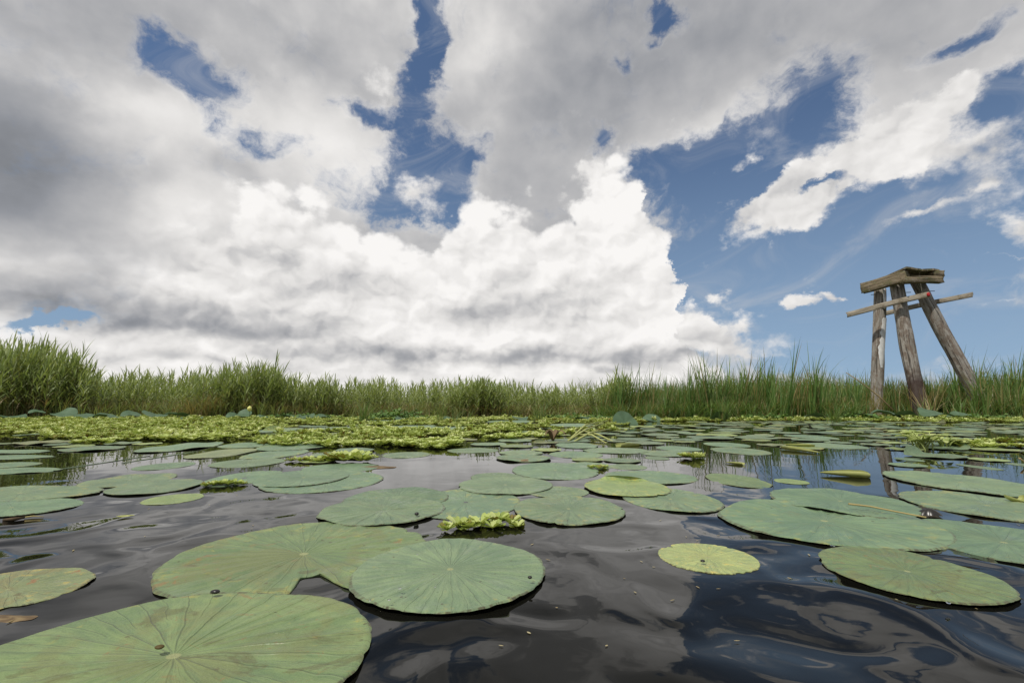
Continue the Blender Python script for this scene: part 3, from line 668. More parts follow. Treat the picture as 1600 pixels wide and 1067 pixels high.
def let_clump(pts, label, size=1.0, bend=1.0):
    root = None
    c = gnd(*pts[0][:2]); acc = Acc()
    for i, (px, py, s_) in enumerate(pts):
        P = gnd(px, py); b = LETH[i % 5]; a = np.array([rng.uniform(0, 6.28)])
        M_ = rotz(a) * s_; M_[:, 2, 2] *= bend
        acc.add(*rep(b, M_, np.array([[P[0] - c[0], P[1] - c[1], .001]]), np.array([rng.uniform(-.1, .1)])))
    return tag(link('water_lettuce_clump', mesh_np('water_lettuce_clump', *acc.arrays(), mats=[M_LET]), loc=(c[0], c[1], 0)), label, 'water lettuce', 'single floating clumps of water lettuce')
let_clump([(698,829,.60),(716,824,.75),(735,826,.72),(752,821,.8),(770,826,.66),(778,817,.85),(798,819,.72),(808,824,.5)], 'nearest small raft of yellow green water lettuce floating between four lotus leaves')
let_clump([(322,760,.55),(334,759,.6),(346,758,.65),(358,758,.7),(369,757,.6),(380,757,.4)], 'short low row of water lettuce at the back rim of a left lotus leaf')
let_clump([(455,721,.7),(468,721,.8),(482,720,.8),(495,722,.9),(508,720,1.0)], 'low trailing row of water lettuce left of the bushy clump')
let_clump([(524,720,1.7),(538,722,1.9),(550,721,1.7),(563,722,1.6),(573,721,1.2)], 'bushy tall clump of water lettuce, brightest plant left of centre')
let_clump([(1072,716,1.1),(1085,717,1.2),(1092,715,.9)], 'small tuft of water lettuce at the edge of the reed reflections')
let_clump([(925,732,.6),(936,733,.7),(944,731,.5)], 'tiny yellow sprig of water lettuce on the rim of a lotus leaf')
# water hyacinth like plant at right: spoon leaves on upright stalks
def spoon_plant(px, py, s_, n, label, seed):
    P = gnd(px, py); r_ = np.random.default_rng(seed); acc = Acc()
    for i in range(n):
        a = r_.uniform(0, 6.28); L = s_ * r_.uniform(.5, 1); out = r_.uniform(.2, .9) * L
        root_ = r_.normal(0, .02 + .02 * s_, 2)
        path = np.array([[root_[0] + math.cos(a) * out * t ** 1.4, root_[1] + math.sin(a) * out * t ** 1.4, L * .75 * math.sin(t * 1.5)] for t in np.linspace(0, 1, 5)])
        tube(acc, path, np.linspace(.006, .003, 5), .75, k=4, cap=False)
        e = path[-1]; d = np.array([math.cos(a), math.sin(a), .35]); sd_ = np.array([-math.sin(a), math.cos(a), 0.0])
        W = .035 * r_.uniform(.8, 1.3); u_ = np.linspace(0, 1, 5)
        pp = e[None] + d[None] * (u_ * W * 2.2)[:, None] + np.array([0, 0, -.03])[None] * (u_ ** 2)[:, None]
        acc.add(*strip(pp, W * np.array([.25, .8, 1, .8, .12]), sd_, r_.uniform(.25, .9)))
    return tag(link('water_hyacinth', mesh_np('water_hyacinth', *acc.arrays(), mats=[M_LET]), loc=(P[0], P[1], 0)), label, 'water plant', 'upright water plants at the right')
spoon_plant(1443, 702, .17, 34, 'tallest leafy floating plant before the wooden tower, bright stalks in water', 1)
spoon_plant(1478, 699, .11, 20, 'darker low leafy plant touching the right of the tallest floating plant', 2)
spoon_plant(1498, 698, .08, 16, 'small leafy floating plant between the darker one and lettuce strip at right', 3)
spoon_plant(1420, 681, .08, 12, 'small leafy floating plant behind the tallest one before the wooden tower', 4)
M_DRY = tonemat('dry straw', [(0, (.24,.17,.08)), (.5, (.40,.33,.17)), (1, (.52,.46,.27))], .7, .25, .2)
# ================================================================== reeds
def reed_stem(seed, nleaf=12):
    """one leafy reed, height 1: thin stem, alternate arching leaves"""
    r_ = np.random.default_rng(seed); acc = Acc()
    t = np.linspace(0, 1, 6); b = r_.uniform(-.05, .05, 2)
    px = np.stack([b[0] * t ** 2, b[1] * t ** 2, t * .93], 1)
    tube(acc, px, np.linspace(.0055, .0018, 6), r_.uniform(.02, .35), k=3, cap=False)
    for i in range(nleaf):
        h = .24 + .72 * (i / (nleaf - 1)) ** .85; a = i * 2.6 + r_.uniform(-.5, .5); L = r_.uniform(.20, .34) * (1 - .25 * abs(h - .6))
        up = r_.uniform(.75, 1.15) if h < .85 else r_.uniform(1.1, 1.45); u = np.linspace(0, 1, 5)
        droop = r_.uniform(.5, 1.5) * (1 if h < .9 else .5)
        ang = up - droop * u ** 1.5; seg_ = L / 4
        rr = np.concatenate([[0], np.cumsum(np.cos(ang[:-1]) * seg_)]); zz = np.concatenate([[0], np.cumsum(np.sin(ang[:-1]) * seg_)])
        base = np.array([b[0] * h * h, b[1] * h * h, h * .93])
        p = base + np.stack([rr * math.cos(a), rr * math.sin(a), zz], 1)
        tn = r_.uniform(.42, .95) if h > .35 else r_.uniform(.05, .6)
        acc.add(*strip(p, .0112 * np.array([.6, 1, .95, .6, .06]), (-math.sin(a), math.cos(a), r_.uniform(-.3, .3)), tn))
    return acc.arrays()
def blades(seed, n=7, fan=.16, wd=.0072):
    """one cattail or grass plant, height about 1: long blades rising from one foot"""
    r_ = np.random.default_rng(seed); acc = Acc()
    for i in range(n):
        a = r_.uniform(0, 6.28); L = r_.uniform(.62, 1.0); u = np.linspace(0, 1, 8); out = r_.uniform(.02, fan) ; bend = r_.uniform(0, .22) * (1 if r_.random() > .25 else 2.2)
        rr = out * u + bend * np.clip(u - .45, 0, 1) ** 2 * 2; zz = L * (u - .35 * bend * np.clip(u - .5, 0, 1) ** 2 * 3)
        f = r_.normal(0, .02, 2)
        p = np.stack([f[0] + rr * math.cos(a), f[1] + rr * math.sin(a), zz], 1); tw = a + r_.uniform(-.7, .7)
        acc.add(*strip(p, wd * np.array([.9, 1, 1, .95, .85, .7, .45, .04]), (-math.sin(tw), math.cos(tw), 0), r_.uniform(.3, .95) if r_.random() > .13 else r_.uniform(0, .2)))
    return acc.arrays()
STEMS = [reed_stem(s, 11 + s % 4) for s in range(8)]
CATS = [blades(s, 7 + s % 4) for s in range(8)]
FINE = [blades(40 + s, 9, .30, .004) for s in range(5)]
def plant_set(name, protos, pos, hts, m, dt, wide=1.0, windx=.05, leanv=.07):
    acc = Acc(); pos = np.asarray(pos, float); idx = rng.integers(0, len(protos), len(pos))
    for b in range(len(protos)):
        s_ = idx == b; k = int(s_.sum())
        if not k: continue
        h = hts[s_]; M_ = rotz(rng.uniform(0, 6.28, k)); sc_ = np.zeros((k, 3, 3)); sc_[:, 0, 0] = sc_[:, 1, 1] = (h * .3 + .75) * wide; sc_[:, 2, 2] = h
        M_ = lean(M_ @ sc_, rng.normal(windx, leanv, k), rng.normal(0, leanv, k))
        acc.add(*rep(protos[b], M_, np.c_[pos[s_], np.full(k, -.02)], dt[s_]))
    return mesh_np(name, *acc.arrays(), smooth=False, mats=[m])
PXT = [(-400,545),(0,546),(60,550),(108,556),(124,584),(160,590),(220,586),(300,584),(335,578),(420,572),(436,590),(470,596),(560,598),(640,600),(740,598),(800,600),(870,606),(940,602),(975,590),(1100,580),(1200,572),(1300,576),(1400,580),(1500,574),(1600,566),(2000,566)]
def topy(px): return np.interp(px, [p[0] for p in PXT], [p[1] for p in PXT])
def htop(px, py, Y): return at(px, py, Y)[2]
def scatter(n, pxa, pxb, Ya, Yb, power=1.0):
    px = rng.uniform(pxa, pxb, n); Y = Ya + (Yb - Ya) * rng.random(n) ** power
    X = np.array([at(p, 627, y)[0] for p, y in zip(px, Y)]); return px, X, Y
def patchy(X, Y, f=.9, o=0.0): return np.array([mnoise.noise(Vector((x * f, y * f, o))) for x, y in zip(X, Y)])
# --- leafy reeds, left and middle
CLEAR = (1340, 1535, 12.5)   # open spot round the wooden tower
def bed(name, label, protos, m, n, pxa, pxb, Ya, Yb, hvar=.16, power=1.3, keep=-.25, wob=.10, scl=1.0, wide=1.0, dt0=0.0):
    px, X, Y = scatter(n, pxa, pxb, Ya, Yb, power)
    nz = patchy(X, Y, 1.1, 3.1) * .7 + patchy(X, Y, 3.3, 8.1) * .45; k = nz > keep; px, X, Y, nz = px[k], X[k], Y[k], nz[k]
    k = ~((px > CLEAR[0]) & (px < CLEAR[1]) & (Y < CLEAR[2]) & (rng.random(len(px)) > .03)); px, X, Y, nz = px[k], X[k], Y[k], nz[k]
    yw = Ya + .35 * np.sin(X * 1.3) + .25 * np.sin(X * 3.1 + 2); k = Y > yw; px, X, Y, nz = px[k], X[k], Y[k], nz[k]
    Yr = np.minimum(Y, 15.0)
    h = np.array([htop(p, topy(p), y) for p, y in zip(px, Yr)]) * scl
    h = np.minimum(h, 2.2) * (1 + nz * wob * 2.2) * (1 - hvar * rng.random(len(h)) ** 1.2 * 1.6 + .02 + .16 * (rng.random(len(h)) > .94))
    return tag(link(name, plant_set(name, protos, np.c_[X, Y], np.maximum(h, .25), m, rng.uniform(-.18, .15, len(h)) + nz * .3 + dt0, wide)), label, 'reeds', None, 'stuff')
bed('reed_bed', 'dense bed of leafy green reeds along the far side, left and middle', STEMS, M_REED, 4300, -520, 985, 10.9, 17.5, hvar=.24, wob=.20, keep=-.22, dt0=.10)
bed('reed_thicket', 'low fine reeds filling the foot of the leafy reed bed', FINE, M_REED, 2100, -520, 1000, 10.6, 14.0, scl=.50, wide=1.6)
bed('dry_reed_litter', 'dry straw coloured stems low in the leafy reed bed', FINE, M_DRY, 900, -120, 1000, 10.9, 14.0, scl=.55, wide=1.6)
# --- cattails and rushes, right
bed('cattail_bed', 'dense bed of slender upright cattail blades around the wooden tower', CATS, M_CAT, 3600, 940, 2050, 10.4, 17.5, hvar=.34, keep=-.3, wob=.16, scl=1.0)
bed('rush_thicket', 'low fine rushes filling the foot of the cattail bed', FINE, M_CAT, 3100, 930, 2050, 10.0, 14.0, scl=.5, wide=1.5)
bed('dry_cattail_litter', 'dry straw coloured blades standing among the cattails', FINE, M_DRY, 420, 940, 1720, 10.4, 13.5, scl=.62, wide=1.2)
bed('far_reed_bed', 'distant reeds beyond the front reed bed', CATS, M_REED, 3800, -560, 2100, 17.5, 46, scl=1.0, wide=2.2, keep=-1)
# --- clumps that can be told apart
def clump(px, py, Y, n, rad, top, protos, m, name, label, cat, group, wide=1.0, hv=.3, windx=.05, dt0=0.0, leanv=.09):
    c = at(px, py, Y); X = rng.normal(0, rad * .5, n); YY = rng.normal(0, rad * .4, n)
    h0 = htop(px, top, Y); h = h0 * (1 - hv * rng.random(n)) * (1 - .3 * np.clip(np.abs(X) / rad, 0, 1))
    me = plant_set(name, protos, np.c_[X, YY], h, m, rng.uniform(-.15, .15, n) + dt0, wide, windx, leanv)
    return tag(link(name, me, loc=(c[0], Y, 0)), label, cat, group)
GR = 'reed clumps standing out of the bed'
clump(20, 650, 10.9, 150, 1.0, 536, STEMS, M_REED, 'reed_clump', 'tallest leafy reed clump at the left edge', 'reeds', GR, hv=.28)
clump(86, 650, 11.0, 105, .80, 549, STEMS, M_REED, 'reed_clump', 'tall rounded leafy reed clump just inside the left edge clump', 'reeds', GR, hv=.28)
clump(355, 650, 11.2, 60, .55, 570, STEMS, M_REED, 'reed_clump', 'leafy reed clump behind the pale yellow lotus bud, left part of the high pair', 'reeds', GR, hv=.25)
clump(402, 650, 11.0, 70, .55, 560, STEMS, M_REED, 'reed_clump', 'high dense leafy reed clump right of the pale yellow lotus bud', 'reeds', GR, hv=.25)
clump(505, 650, 11.4, 50, .55, 584, STEMS, M_REED, 'reed_clump', 'rounded leafy reed clump left of the broadleaf weeds', 'reeds', GR, hv=.25)
clump(752, 650, 11.2, 90, .75, 588, STEMS, M_REED, 'reed_clump', 'bushy leafy reed clump in the middle of the far side', 'reeds', GR, hv=.25)
clump(318, 652, 10.8, 26, .35, 596, FINE, M_CAT, 'dry_reed_clump', 'dry straw brown leaning reeds left of the pale yellow lotus bud', 'reeds', None, wide=1.2, dt0=-.6, leanv=.3)
clump(1380, 648, 10.6, 5, .4, 586, FINE, M_CAT, 'dry_reed_clump', 'thin dry straw beside the left post of the wooden tower', 'reeds', None, wide=1.0, dt0=-.6, leanv=.3)
clump(1456, 648, 10.8, 5, .25, 560, FINE, M_CAT, 'dry_reed_clump', 'dry pale reeds tangled between the middle and right posts of the tower', 'reeds', None, wide=1.0, dt0=-.7, leanv=.22)
GC = 'tall cattail clumps above the bed'
for px, top, n, r_, lab in [(972,556,8,.35,'tall cattail clump at the left end of the cattail bed'), (1002,548,6,.3,'slim cattail clump rising against the cloud, second from the left'),
      (1062,560,8,.4,'cattail clump under the low white cloud'), (1105,540,12,.4,'tall cattail clump where the white cloud meets blue sky'), (1150,545,10,.45,'wide cattail clump right of the white cloud'),
      (1190,535,9,.35,'tall cattail clump midway between the white cloud and wooden tower'), (1228,528,6,.25,'thin tallest cattail clump left of the wooden tower'), (1274,534,9,.3,'cattail clump with bent tips next left of the wooden tower'),
      (1330,566,5,.3,'short cattail clump close to the left post of the wooden tower'), (1512,530,9,.3,'tall cattail clump just right of the right post'), (1545,556,11,.30,'wide cattail clump right of the wooden tower'), (1580,540,9,.3,'tall cattail clump at the right edge'), (1610,548,9,.35,'cattail clump cut by the right edge')]:
    clump(px, 650, 12.7 if 1340 < px < 1530 else 10.5 + rng.uniform(-.2, .5), n, r_, top - 14, CATS, M_CAT, 'cattail_clump', lab, 'cattails', GC, hv=.22, windx=.07, dt0=.05, wide=1.15)
clump(1538, 652, 10.7, 13, .30, 578, CATS, M_CAT, 'cattail_clump', 'cattail clump in front of the foot of the right post', 'cattails', GC, hv=.45, wide=1.1)
clump(1506, 652, 10.7, 4, .22, 600, CATS, M_CAT, 'cattail_clump', 'thin low cattails between the middle and right posts', 'cattails', GC, hv=.4, wide=1.1)
GS = 'grass tufts standing in front of the reed bed'
for px, py, Y, n, top, lab in [(566,660,8.6,14,612,'grass tuft standing in the lettuce before the broadleaf weeds'), (688,661,8.6,5,606,'thin grass tuft left of the other middle one'), (720,663,8.2,4,604,'thinnest grass tuft in the middle lettuce mat'),
      (842,658,9.3,7,600,'grass tuft before the reeds right of the bushy reed clump'), (1012,655,9.6,8,596,'grass tuft behind the standing tilted lotus leaf'), (1305,660,8.4,9,618,'small grass tuft left of the tower standing in open water'), (1128,658,9.0,10,590,'grass tuft by the dark raised lotus leaf')]:
    clump(px, py, Y, n, .12, top, FINE, M_CAT, 'grass_tuft', lab, 'grass tuft', GS, hv=.4, wide=.7)
# broadleaf weeds in front of the reeds
def weeds(px, py, Y, n, rx, hgt, label):
    c = at(px, py, Y); r_ = np.random.default_rng(int(px)); acc = Acc()
    for i in range(n):
        x, y = r_.normal(0, rx * .5), r_.normal(0, .25); z = abs(r_.normal(.4, .3)) * hgt * max(.1, 1 - (x / rx) ** 2); a = r_.uniform(0, 6.28); L = r_.uniform(.05, .09); u = np.linspace(0, 1, 4)
        p = np.array([x, y, z]) + np.stack([L * u * math.cos(a), L * u * math.sin(a), .03 * np.sin(u * 3) + .02 * u], 1)
        acc.add(*strip(p, L * .42 * np.array([.3, 1, .9, .1]), (-math.sin(a), math.cos(a), r_.uniform(-.4, .4)), r_.uniform(.1, .75)))
        if i % 3 == 0: tube(acc, [(x, y, 0), (x, y, z)], .003, .3, k=4, cap=False)
    return tag(link('broadleaf_weeds', mesh_np('broadleaf_weeds', *acc.arrays(), mats=[M_LOTG]), loc=(c[0], Y, 0)), label, 'weeds', 'mounds of broad leaved weeds')
M_LOTG = tonemat('weed leaves', [(0, (.05,.10,.02)), (.5, (.10,.19,.035)), (1, (.20,.30,.07))], .45, .25, .4)
weeds(618, 650, 9.9, 260, .75, .16, 'mound of bright broad leaved weeds before the reeds in the middle')
weeds(1340, 652, 9.7, 90, .5, .12, 'small mound of broad leaved weeds left of the wooden tower')
weeds(1190, 652, 9.8, 90, .7, .10, 'low broad leaved weeds at the foot of the cattails')
weeds(900, 652, 10.0, 120, .9, .08, 'low broad leaved weeds right of the bushy reed clump')
weeds(465, 650, 10.3, 120, .9, .09, 'low broad leaved weeds right of the lotus bud')
weeds(1540, 652, 9.8, 80, .7, .09, 'low broad leaved weeds at the right edge')

# ================================================================== raised lotus leaves by the reeds
def bowl(seed):
    r_ = np.random.default_rng(seed); V = []; seg = 28; rs = [0.04, .3, .6, .85, 1.0]; ph = r_.uniform(0, 6.28, 4)
    A = np.linspace(0, 2 * math.pi, seg, endpoint=False)
    for r in rs:
        z = -.10 * math.exp(-(r / .25) ** 2) + .16 * r ** 2 * np.cos(2 * A + ph[0]) + .07 * r * r * np.cos(3 * A + ph[1]) + .03 * r * r * np.cos(7 * A + ph[2])
        V.append(np.stack([r * np.cos(A), r * np.sin(A), z], 1))
    V = np.concatenate(V + [np.array([[0, 0, -.1]])]); c = len(V) - 1
    Fq = [(i * seg + j, (i + 1) * seg + j, (i + 1) * seg + (j + 1) % seg, i * seg + (j + 1) % seg) for i in range(4) for j in range(seg)] + [(c, j, (j + 1) % seg, (j + 2) % seg) for j in range(0, seg, 2)]
    T = np.full(len(V), .5) + .25 * np.sin(A[np.arange(len(V)) % seg] * 6 + ph[3]) * .5
    return V, Fq, T
BOWLS = [bowl(s) for s in range(5)]; BM = [mesh_np('leaf_blade', *b, mats=[M_LOT]) for b in BOWLS]
def raised(px, py, Y, wpx, tilt, az_, label, group='raised lotus leaves standing above the water', v=0):
    P = at(px, py, Y); r = wpx / 2 / F * Y
    e = empty('raised_lotus_leaf', (P[0], Y, 0)); tag(e, label, 'lotus leaf', group)
    b = link('leaf_blade', BM[v % 5], e, (0, 0, max(P[2], .03))); b.scale = (r, r, r); b.rotation_euler = (tilt, 0, az_)
    ac = Acc(); tube(ac, [(0, 0, -.02), (.01, .01, P[2] * .5), (0, 0, max(P[2], .03) - .08 * r)], .006, .5, k=6, cap=False)
    link('stalk', mesh_np('stalk', *ac.arrays(), mats=[M_LOT]), e); return e
for i, (px, py, Y, wp, ti, a, lab) in enumerate([
    (100,645,9.6,32,.35,.3,'light green raised lotus leaf standing clear at the foot of the left reeds'), (58,643,9.8,20,.2,1,'small raised lotus leaf left of the light green one'),
    (14,650,9.6,40,.15,2,'dark raised lotus leaf cut by the left edge'), (138,650,9.6,34,.25,.4,'first dark raised lotus leaf right of the light green one'), (168,650,9.7,38,.2,1.9,'second dark raised lotus leaf right of the light green one'),
    (186,653,9.4,30,.12,2.2,'low dark raised lotus leaf before the left reeds'), (205,647,10.3,26,.3,.9,'blue green raised lotus leaf behind the low dark one'), (242,647,10.2,34,.25,1.4,'grey green raised lotus leaf in the middle of the left row'),
    (276,647,10.2,36,.15,2.8,'blue green raised lotus leaf at the right of the left row'), (300,655,9.4,30,.1,.2,'low raised lotus leaf in the lettuce left of the bud'), (368,650,9.8,26,.3,1.3,'blue raised lotus leaf just left of the lotus bud'),
    (381,646,9.9,22,.5,.1,'small bright raised lotus leaf under the lotus bud'), (416,652,9.8,30,.15,.8,'grey green raised lotus leaf right of the lotus bud'), (448,650,10.0,34,.25,2.0,'blue green raised lotus leaf, first of three right of the bud'),
    (478,650,10.0,26,.3,.1,'raised lotus leaf, second of three right of the bud'), (508,651,10.0,26,.15,1.2,'low raised lotus leaf, third of three right of the bud'), (634,655,9.2,32,.1,1.1,'blue green raised lotus leaf under the broadleaf weeds'),
    (704,655,9.4,24,.2,.5,'raised lotus leaf beside the thin grass tufts'), (812,653,9.6,26,.2,.5,'raised lotus leaf left of the right grass tuft'), (915,657,9.2,36,.12,.9,'dark wide raised lotus leaf before the far reeds right of centre'),
    (1020,656,9.0,38,.25,.1,'blue green raised lotus leaf right of the standing tilted one'), (1118,653,9.2,40,-.35,.3,'dark upturned raised lotus leaf before the cattails'), (1276,650,9.8,34,.2,2.3,'blue raised lotus leaf left of the wooden tower'),
    (1330,648,10.2,30,.3,1.6,'raised lotus leaf beside the left post of the tower'), (1385,645,9.7,38,.22,.7,'dark raised lotus leaf between the left and middle posts'), (1412,647,9.5,36,.15,2.9,'dark raised lotus leaf hiding the foot of the middle post'),
    (1462,645,9.6,44,.22,.2,'widest dark raised lotus leaf right of the middle post'), (1498,648,9.7,30,-.2,1.9,'dark green raised lotus leaf before the right post'), (1356,648,9.7,26,.2,.6,'small raised lotus leaf hiding the foot of the left post')]):
    raised(px, py, Y, wp, ti, a, lab, v=i)
# the tilted leaf standing in open water
e = raised(977, 664, 7.6, 40, 1.05, .1, 'smooth green lotus leaf standing tilted on the water before the cattails', group=None, v=2)
# lotus bud
P = at(390, 640, 9.7); e = empty('lotus_bud', (P[0], 9.7, 0)); tag(e, 'pale yellow lotus bud on a thin stalk before the left reeds', 'flower')
ac = Acc(); tube(ac, [(0, 0, 0), (.01, 0, P[2] * .5), (0, 0, P[2])], .007, .6); link('stalk', mesh_np('stalk', *ac.arrays(), mats=[M_LOT]), e)
for k in range(5):
    V = []; n1, n2 = 8, 6; a0 = k * 2 * math.pi / 5
    for i in range(n1):
        t = i / (n1 - 1); rr = .044 * math.sin(math.pi * min(t * .92 + .06, 1)) ** .7
        for j in range(n2):
            a = a0 + (j / (n2 - 1) - .5) * 1.7; V.append((rr * math.cos(a) * (1 + .05 * k / 5), rr * math.sin(a) * (1 + .05 * k / 5), P[2] - .03 + .105 * t))
    link('petal', mesh_np('petal', V, [(i * n2 + j, i * n2 + j + 1, (i + 1) * n2 + j + 1, (i + 1) * n2 + j) for i in range(n1 - 1) for j in range(n2 - 1)], mats=[M_BUD]), e)

# ================================================================== wooden tower
T0 = at(1420, 640, 11.3); tower = empty('wooden_tower', (T0[0], T0[1], 0)); tag(tower, 'weathered three legged timber tower with crooked crossbars standing in the reeds', 'wooden structure')
O = np.array([T0[0], T0[1], 0.0])
def align(z, hint=(0, 1, 0)):
    z = Vector(z).normalized(); x = Vector(hint).cross(z).normalized(); y = z.cross(x); return Matrix((x, y, z)).transposed()
def post(name, P0, P1, r0, r1, m, seed, label=None, wav=.02):
    P0 = np.array(P0); P1 = np.array(P1); L = np.linalg.norm(P1 - P0); k, n = 28, 40; V = []
    for i in range(n + 1):
        t = i / n; r = r0 + (r1 - r0) * t; cx = wav * math.sin(t * 3.1 + seed); cy = wav * math.cos(t * 2.3 + seed * 2) * .6
        for j in range(k):
            a = 2 * math.pi * j / k
            q = mnoise.noise(Vector((math.cos(a) * 1.2, math.sin(a) * 1.2, t * L * .9 + seed * 9))) * .16 + mnoise.noise(Vector((math.cos(a) * 6, math.sin(a) * 6, t * L * .8 + seed))) * .09 + mnoise.noise(Vector((math.cos(a) * 3, math.sin(a) * 3, t * L * 5 + seed))) * .035
            V.append((cx + r * (1 + q) * math.cos(a), cy + r * (1 + q) * math.sin(a), t * L))
    Fq = [(i * k + j, i * k + (j + 1) % k, (i + 1) * k + (j + 1) % k, (i + 1) * k + j) for i in range(n) for j in range(k)]
    b = n * k; V.append((0, 0, L + .01)); c = len(V) - 1; Fq += [(c, b + j, b + (j + 1) % k, b + (j + 2) % k) for j in range(0, k, 2)]
    o = link(name, mesh_np(name, V, Fq, mats=[m]), tower, P0 - O); o.rotation_euler = align(P1 - P0).to_euler()
    if label: o['label'] = label
    return o
def beam(name, P0, P1, wz, wy, m, seed, label=None, up=(0, 0, 1), parent=None, jag=.02):
    """plank between two points: wz tall (along up), wy thick; worn edges and uneven ends"""
    P0 = np.array(P0); P1 = np.array(P1); L = np.linalg.norm(P1 - P0); n = max(8, int(L / .06)); V = []; r_ = np.random.default_rng(seed)
    ring = [(-.5, -.47), (-.47, -.5), (0, -.49), (.47, -.5), (.5, -.47), (.49, 0), (.5, .47), (.47, .5), (0, .49), (-.47, .5), (-.5, .47), (-.49, 0)]
    je = r_.uniform(-jag, jag, (2, 12))
    for i in range(n + 1):
        t = i / n
        for j, (u, v) in enumerate(ring):
            q = mnoise.noise(Vector((u * 3, v * 3, t * L * 2 + seed * 5))) * .05; zz = t * L + (je[0, j] if i == 0 else je[1, j] if i == n else 0)
            V.append((u * wy * (1 + q) , v * wz * (1 + q * .8) + .01 * math.sin(t * 5 + seed), zz))
    k = 12; Fq = [(i * k + j, i * k + (j + 1) % k, (i + 1) * k + (j + 1) % k, (i + 1) * k + j) for i in range(n) for j in range(k)]
    for b, fl in ((0, 1), (n * k, 0)):
        V.append((0, 0, 0 if fl else L)); c = len(V) - 1
        Fq += [((c, b + (j + 2) % k, b + (j + 1) % k, b + j) if fl else (c, b + j, b + (j + 1) % k, b + (j + 2) % k)) for j in range(0, k, 2)]
    z = Vector(P1 - P0).normalized(); y = Vector(up); y = (y - z * y.dot(z)).normalized(); x = y.cross(z)
    o = link(name, mesh_np(name, V, Fq, smooth=False, mats=[m]), tower, P0 - O); o.rotation_euler = Matrix((x, y, z)).transposed().to_euler()
    if label: o['label'] = label
    return o
pl = post('post', at(1366, 652, 12.0), at(1376, 452, 12.0), .130, .125, M_POST, 1, 'left post with pale flaking sheet')
pm = post('post', at(1437, 650, 11.35), at(1402.5, 441, 11.6), .158, .145, M_ROT, 2, 'thick middle post, dark and rotten at its foot')
pr = post('post', at(1548, 652, 11.2), at(1433, 440, 11.6), .147, .140, M_POST, 3, 'right post leaning far outwards', wav=.03)
# platform
beam('beam', at(1347, 450.5, 12.1), at(1418, 431.5, 11.08), .26, .13, M_BEAM, 4, 'beam on edge running back to the left')
beam('beam', at(1411, 438.0, 11.12), at(1470, 437.3, 11.2), .150, .16, M_BEAM, 5, 'lower ledge beam on the right side')
beam('beam', at(1419.5, 427.5, 11.42), at(1462, 427.5, 11.45), .14, .10, M_BEAM, 6, 'shaded beam set back under the top boards')
beam('beam', at(1454, 428.2, 11.24), at(1469.5, 428.3, 11.26), .14, .22, M_BEAM, 7, 'short block at the right end')
def slab(name, plan, z, th, seed):
    r_ = np.random.default_rng(seed); pts_ = []
    for a_, b_ in zip(plan, plan[1:] + plan[:1]):
        for t in (0, .34, .67): p_ = np.array(a_) * (1 - t) + np.array(b_) * t; pts_.append(p_ + (r_.normal(0, .008, 2) if t else 0))
    n_ = len(pts_); cen = sum(pts_) / n_; V = [(p_[0] - O[0], p_[1] - O[1], z + dz_ + .012 * math.sin(p_[0] * 9)) for dz_ in (0, th) for p_ in pts_] + [(cen[0] - O[0], cen[1] - O[1], z), (cen[0] - O[0], cen[1] - O[1], z + th)]
    Fq = [(k, (k + 1) % n_, n_ + (k + 1) % n_, n_ + k) for k in range(n_)]
    me = bpy.data.meshes.new(name); me.from_pydata([tuple(map(float, v)) for v in V], [], Fq + [(2 * n_, (k + 1) % n_, k) for k in range(n_)] + [(2 * n_ + 1, n_ + k, n_ + (k + 1) % n_) for k in range(n_)]); me.materials.append(M_BEAM)
    return link(name, me, tower)
ZT = at(1417, 421.6, 11.05)[2]
def pl_(px, Y): return tuple(at(px, 430, Y)[:2])
slab('board', [pl_(1385, 11.78), pl_(1417.5, 10.98), pl_(1440, 11.08), pl_(1428, 12.1), pl_(1404, 12.3)], ZT + .004, .045, 1)
slab('board', [pl_(1440.6, 11.08), pl_(1469, 11.16), pl_(1462, 12.0), pl_(1428.6, 12.1)], ZT - .006, .045, 2)
# crossbars
fr = beam('crossbar', at(1323.5, 491.3, 11.95), at(1452, 459.8, 11.0), .125, .07, M_RAIL, 11, 'front crossbar, pale, with a red end')
beam('crossbar', at(1384.5, 489, 12.55), at(1519, 459.8, 11.62), .115, .07, M_RAIL, 12, 'rear crossbar passing behind the posts')
# red reflector on the end of the front crossbar
ctr = at(1449.5, 460.3, 10.985); V = []; k = 18
for rr, yy in ((.001, -.008), (.030, -.008), (.036, -.002), (.036, .02)):
    for j in range(k): a = 2 * math.pi * j / k; V.append((rr * math.cos(a), yy, rr * 1.25 * math.sin(a)))
link('reflector', mesh_np('reflector', V, [(i * k + j, i * k + (j + 1) % k, (i + 1) * k + (j + 1) % k, (i + 1) * k + j) for i in range(3) for j in range(k)], mats=[M_RED]), tower, ctr - O + np.array([0, -.03, 0]))
# bolts and nails
for px, py, Y in ((1364, 460.5, 11.82), (1456, 455, 11.3), (1419, 457, 11.6)):
    ac = Acc(); p = at(px, py, Y) - O; tube(ac, [p + [-.05, 0, 0], p + [.05, -.02, 0]], .008, .2); link('bolt', mesh_np('bolt', *ac.arrays(), mats=[M_DARK]), tower)
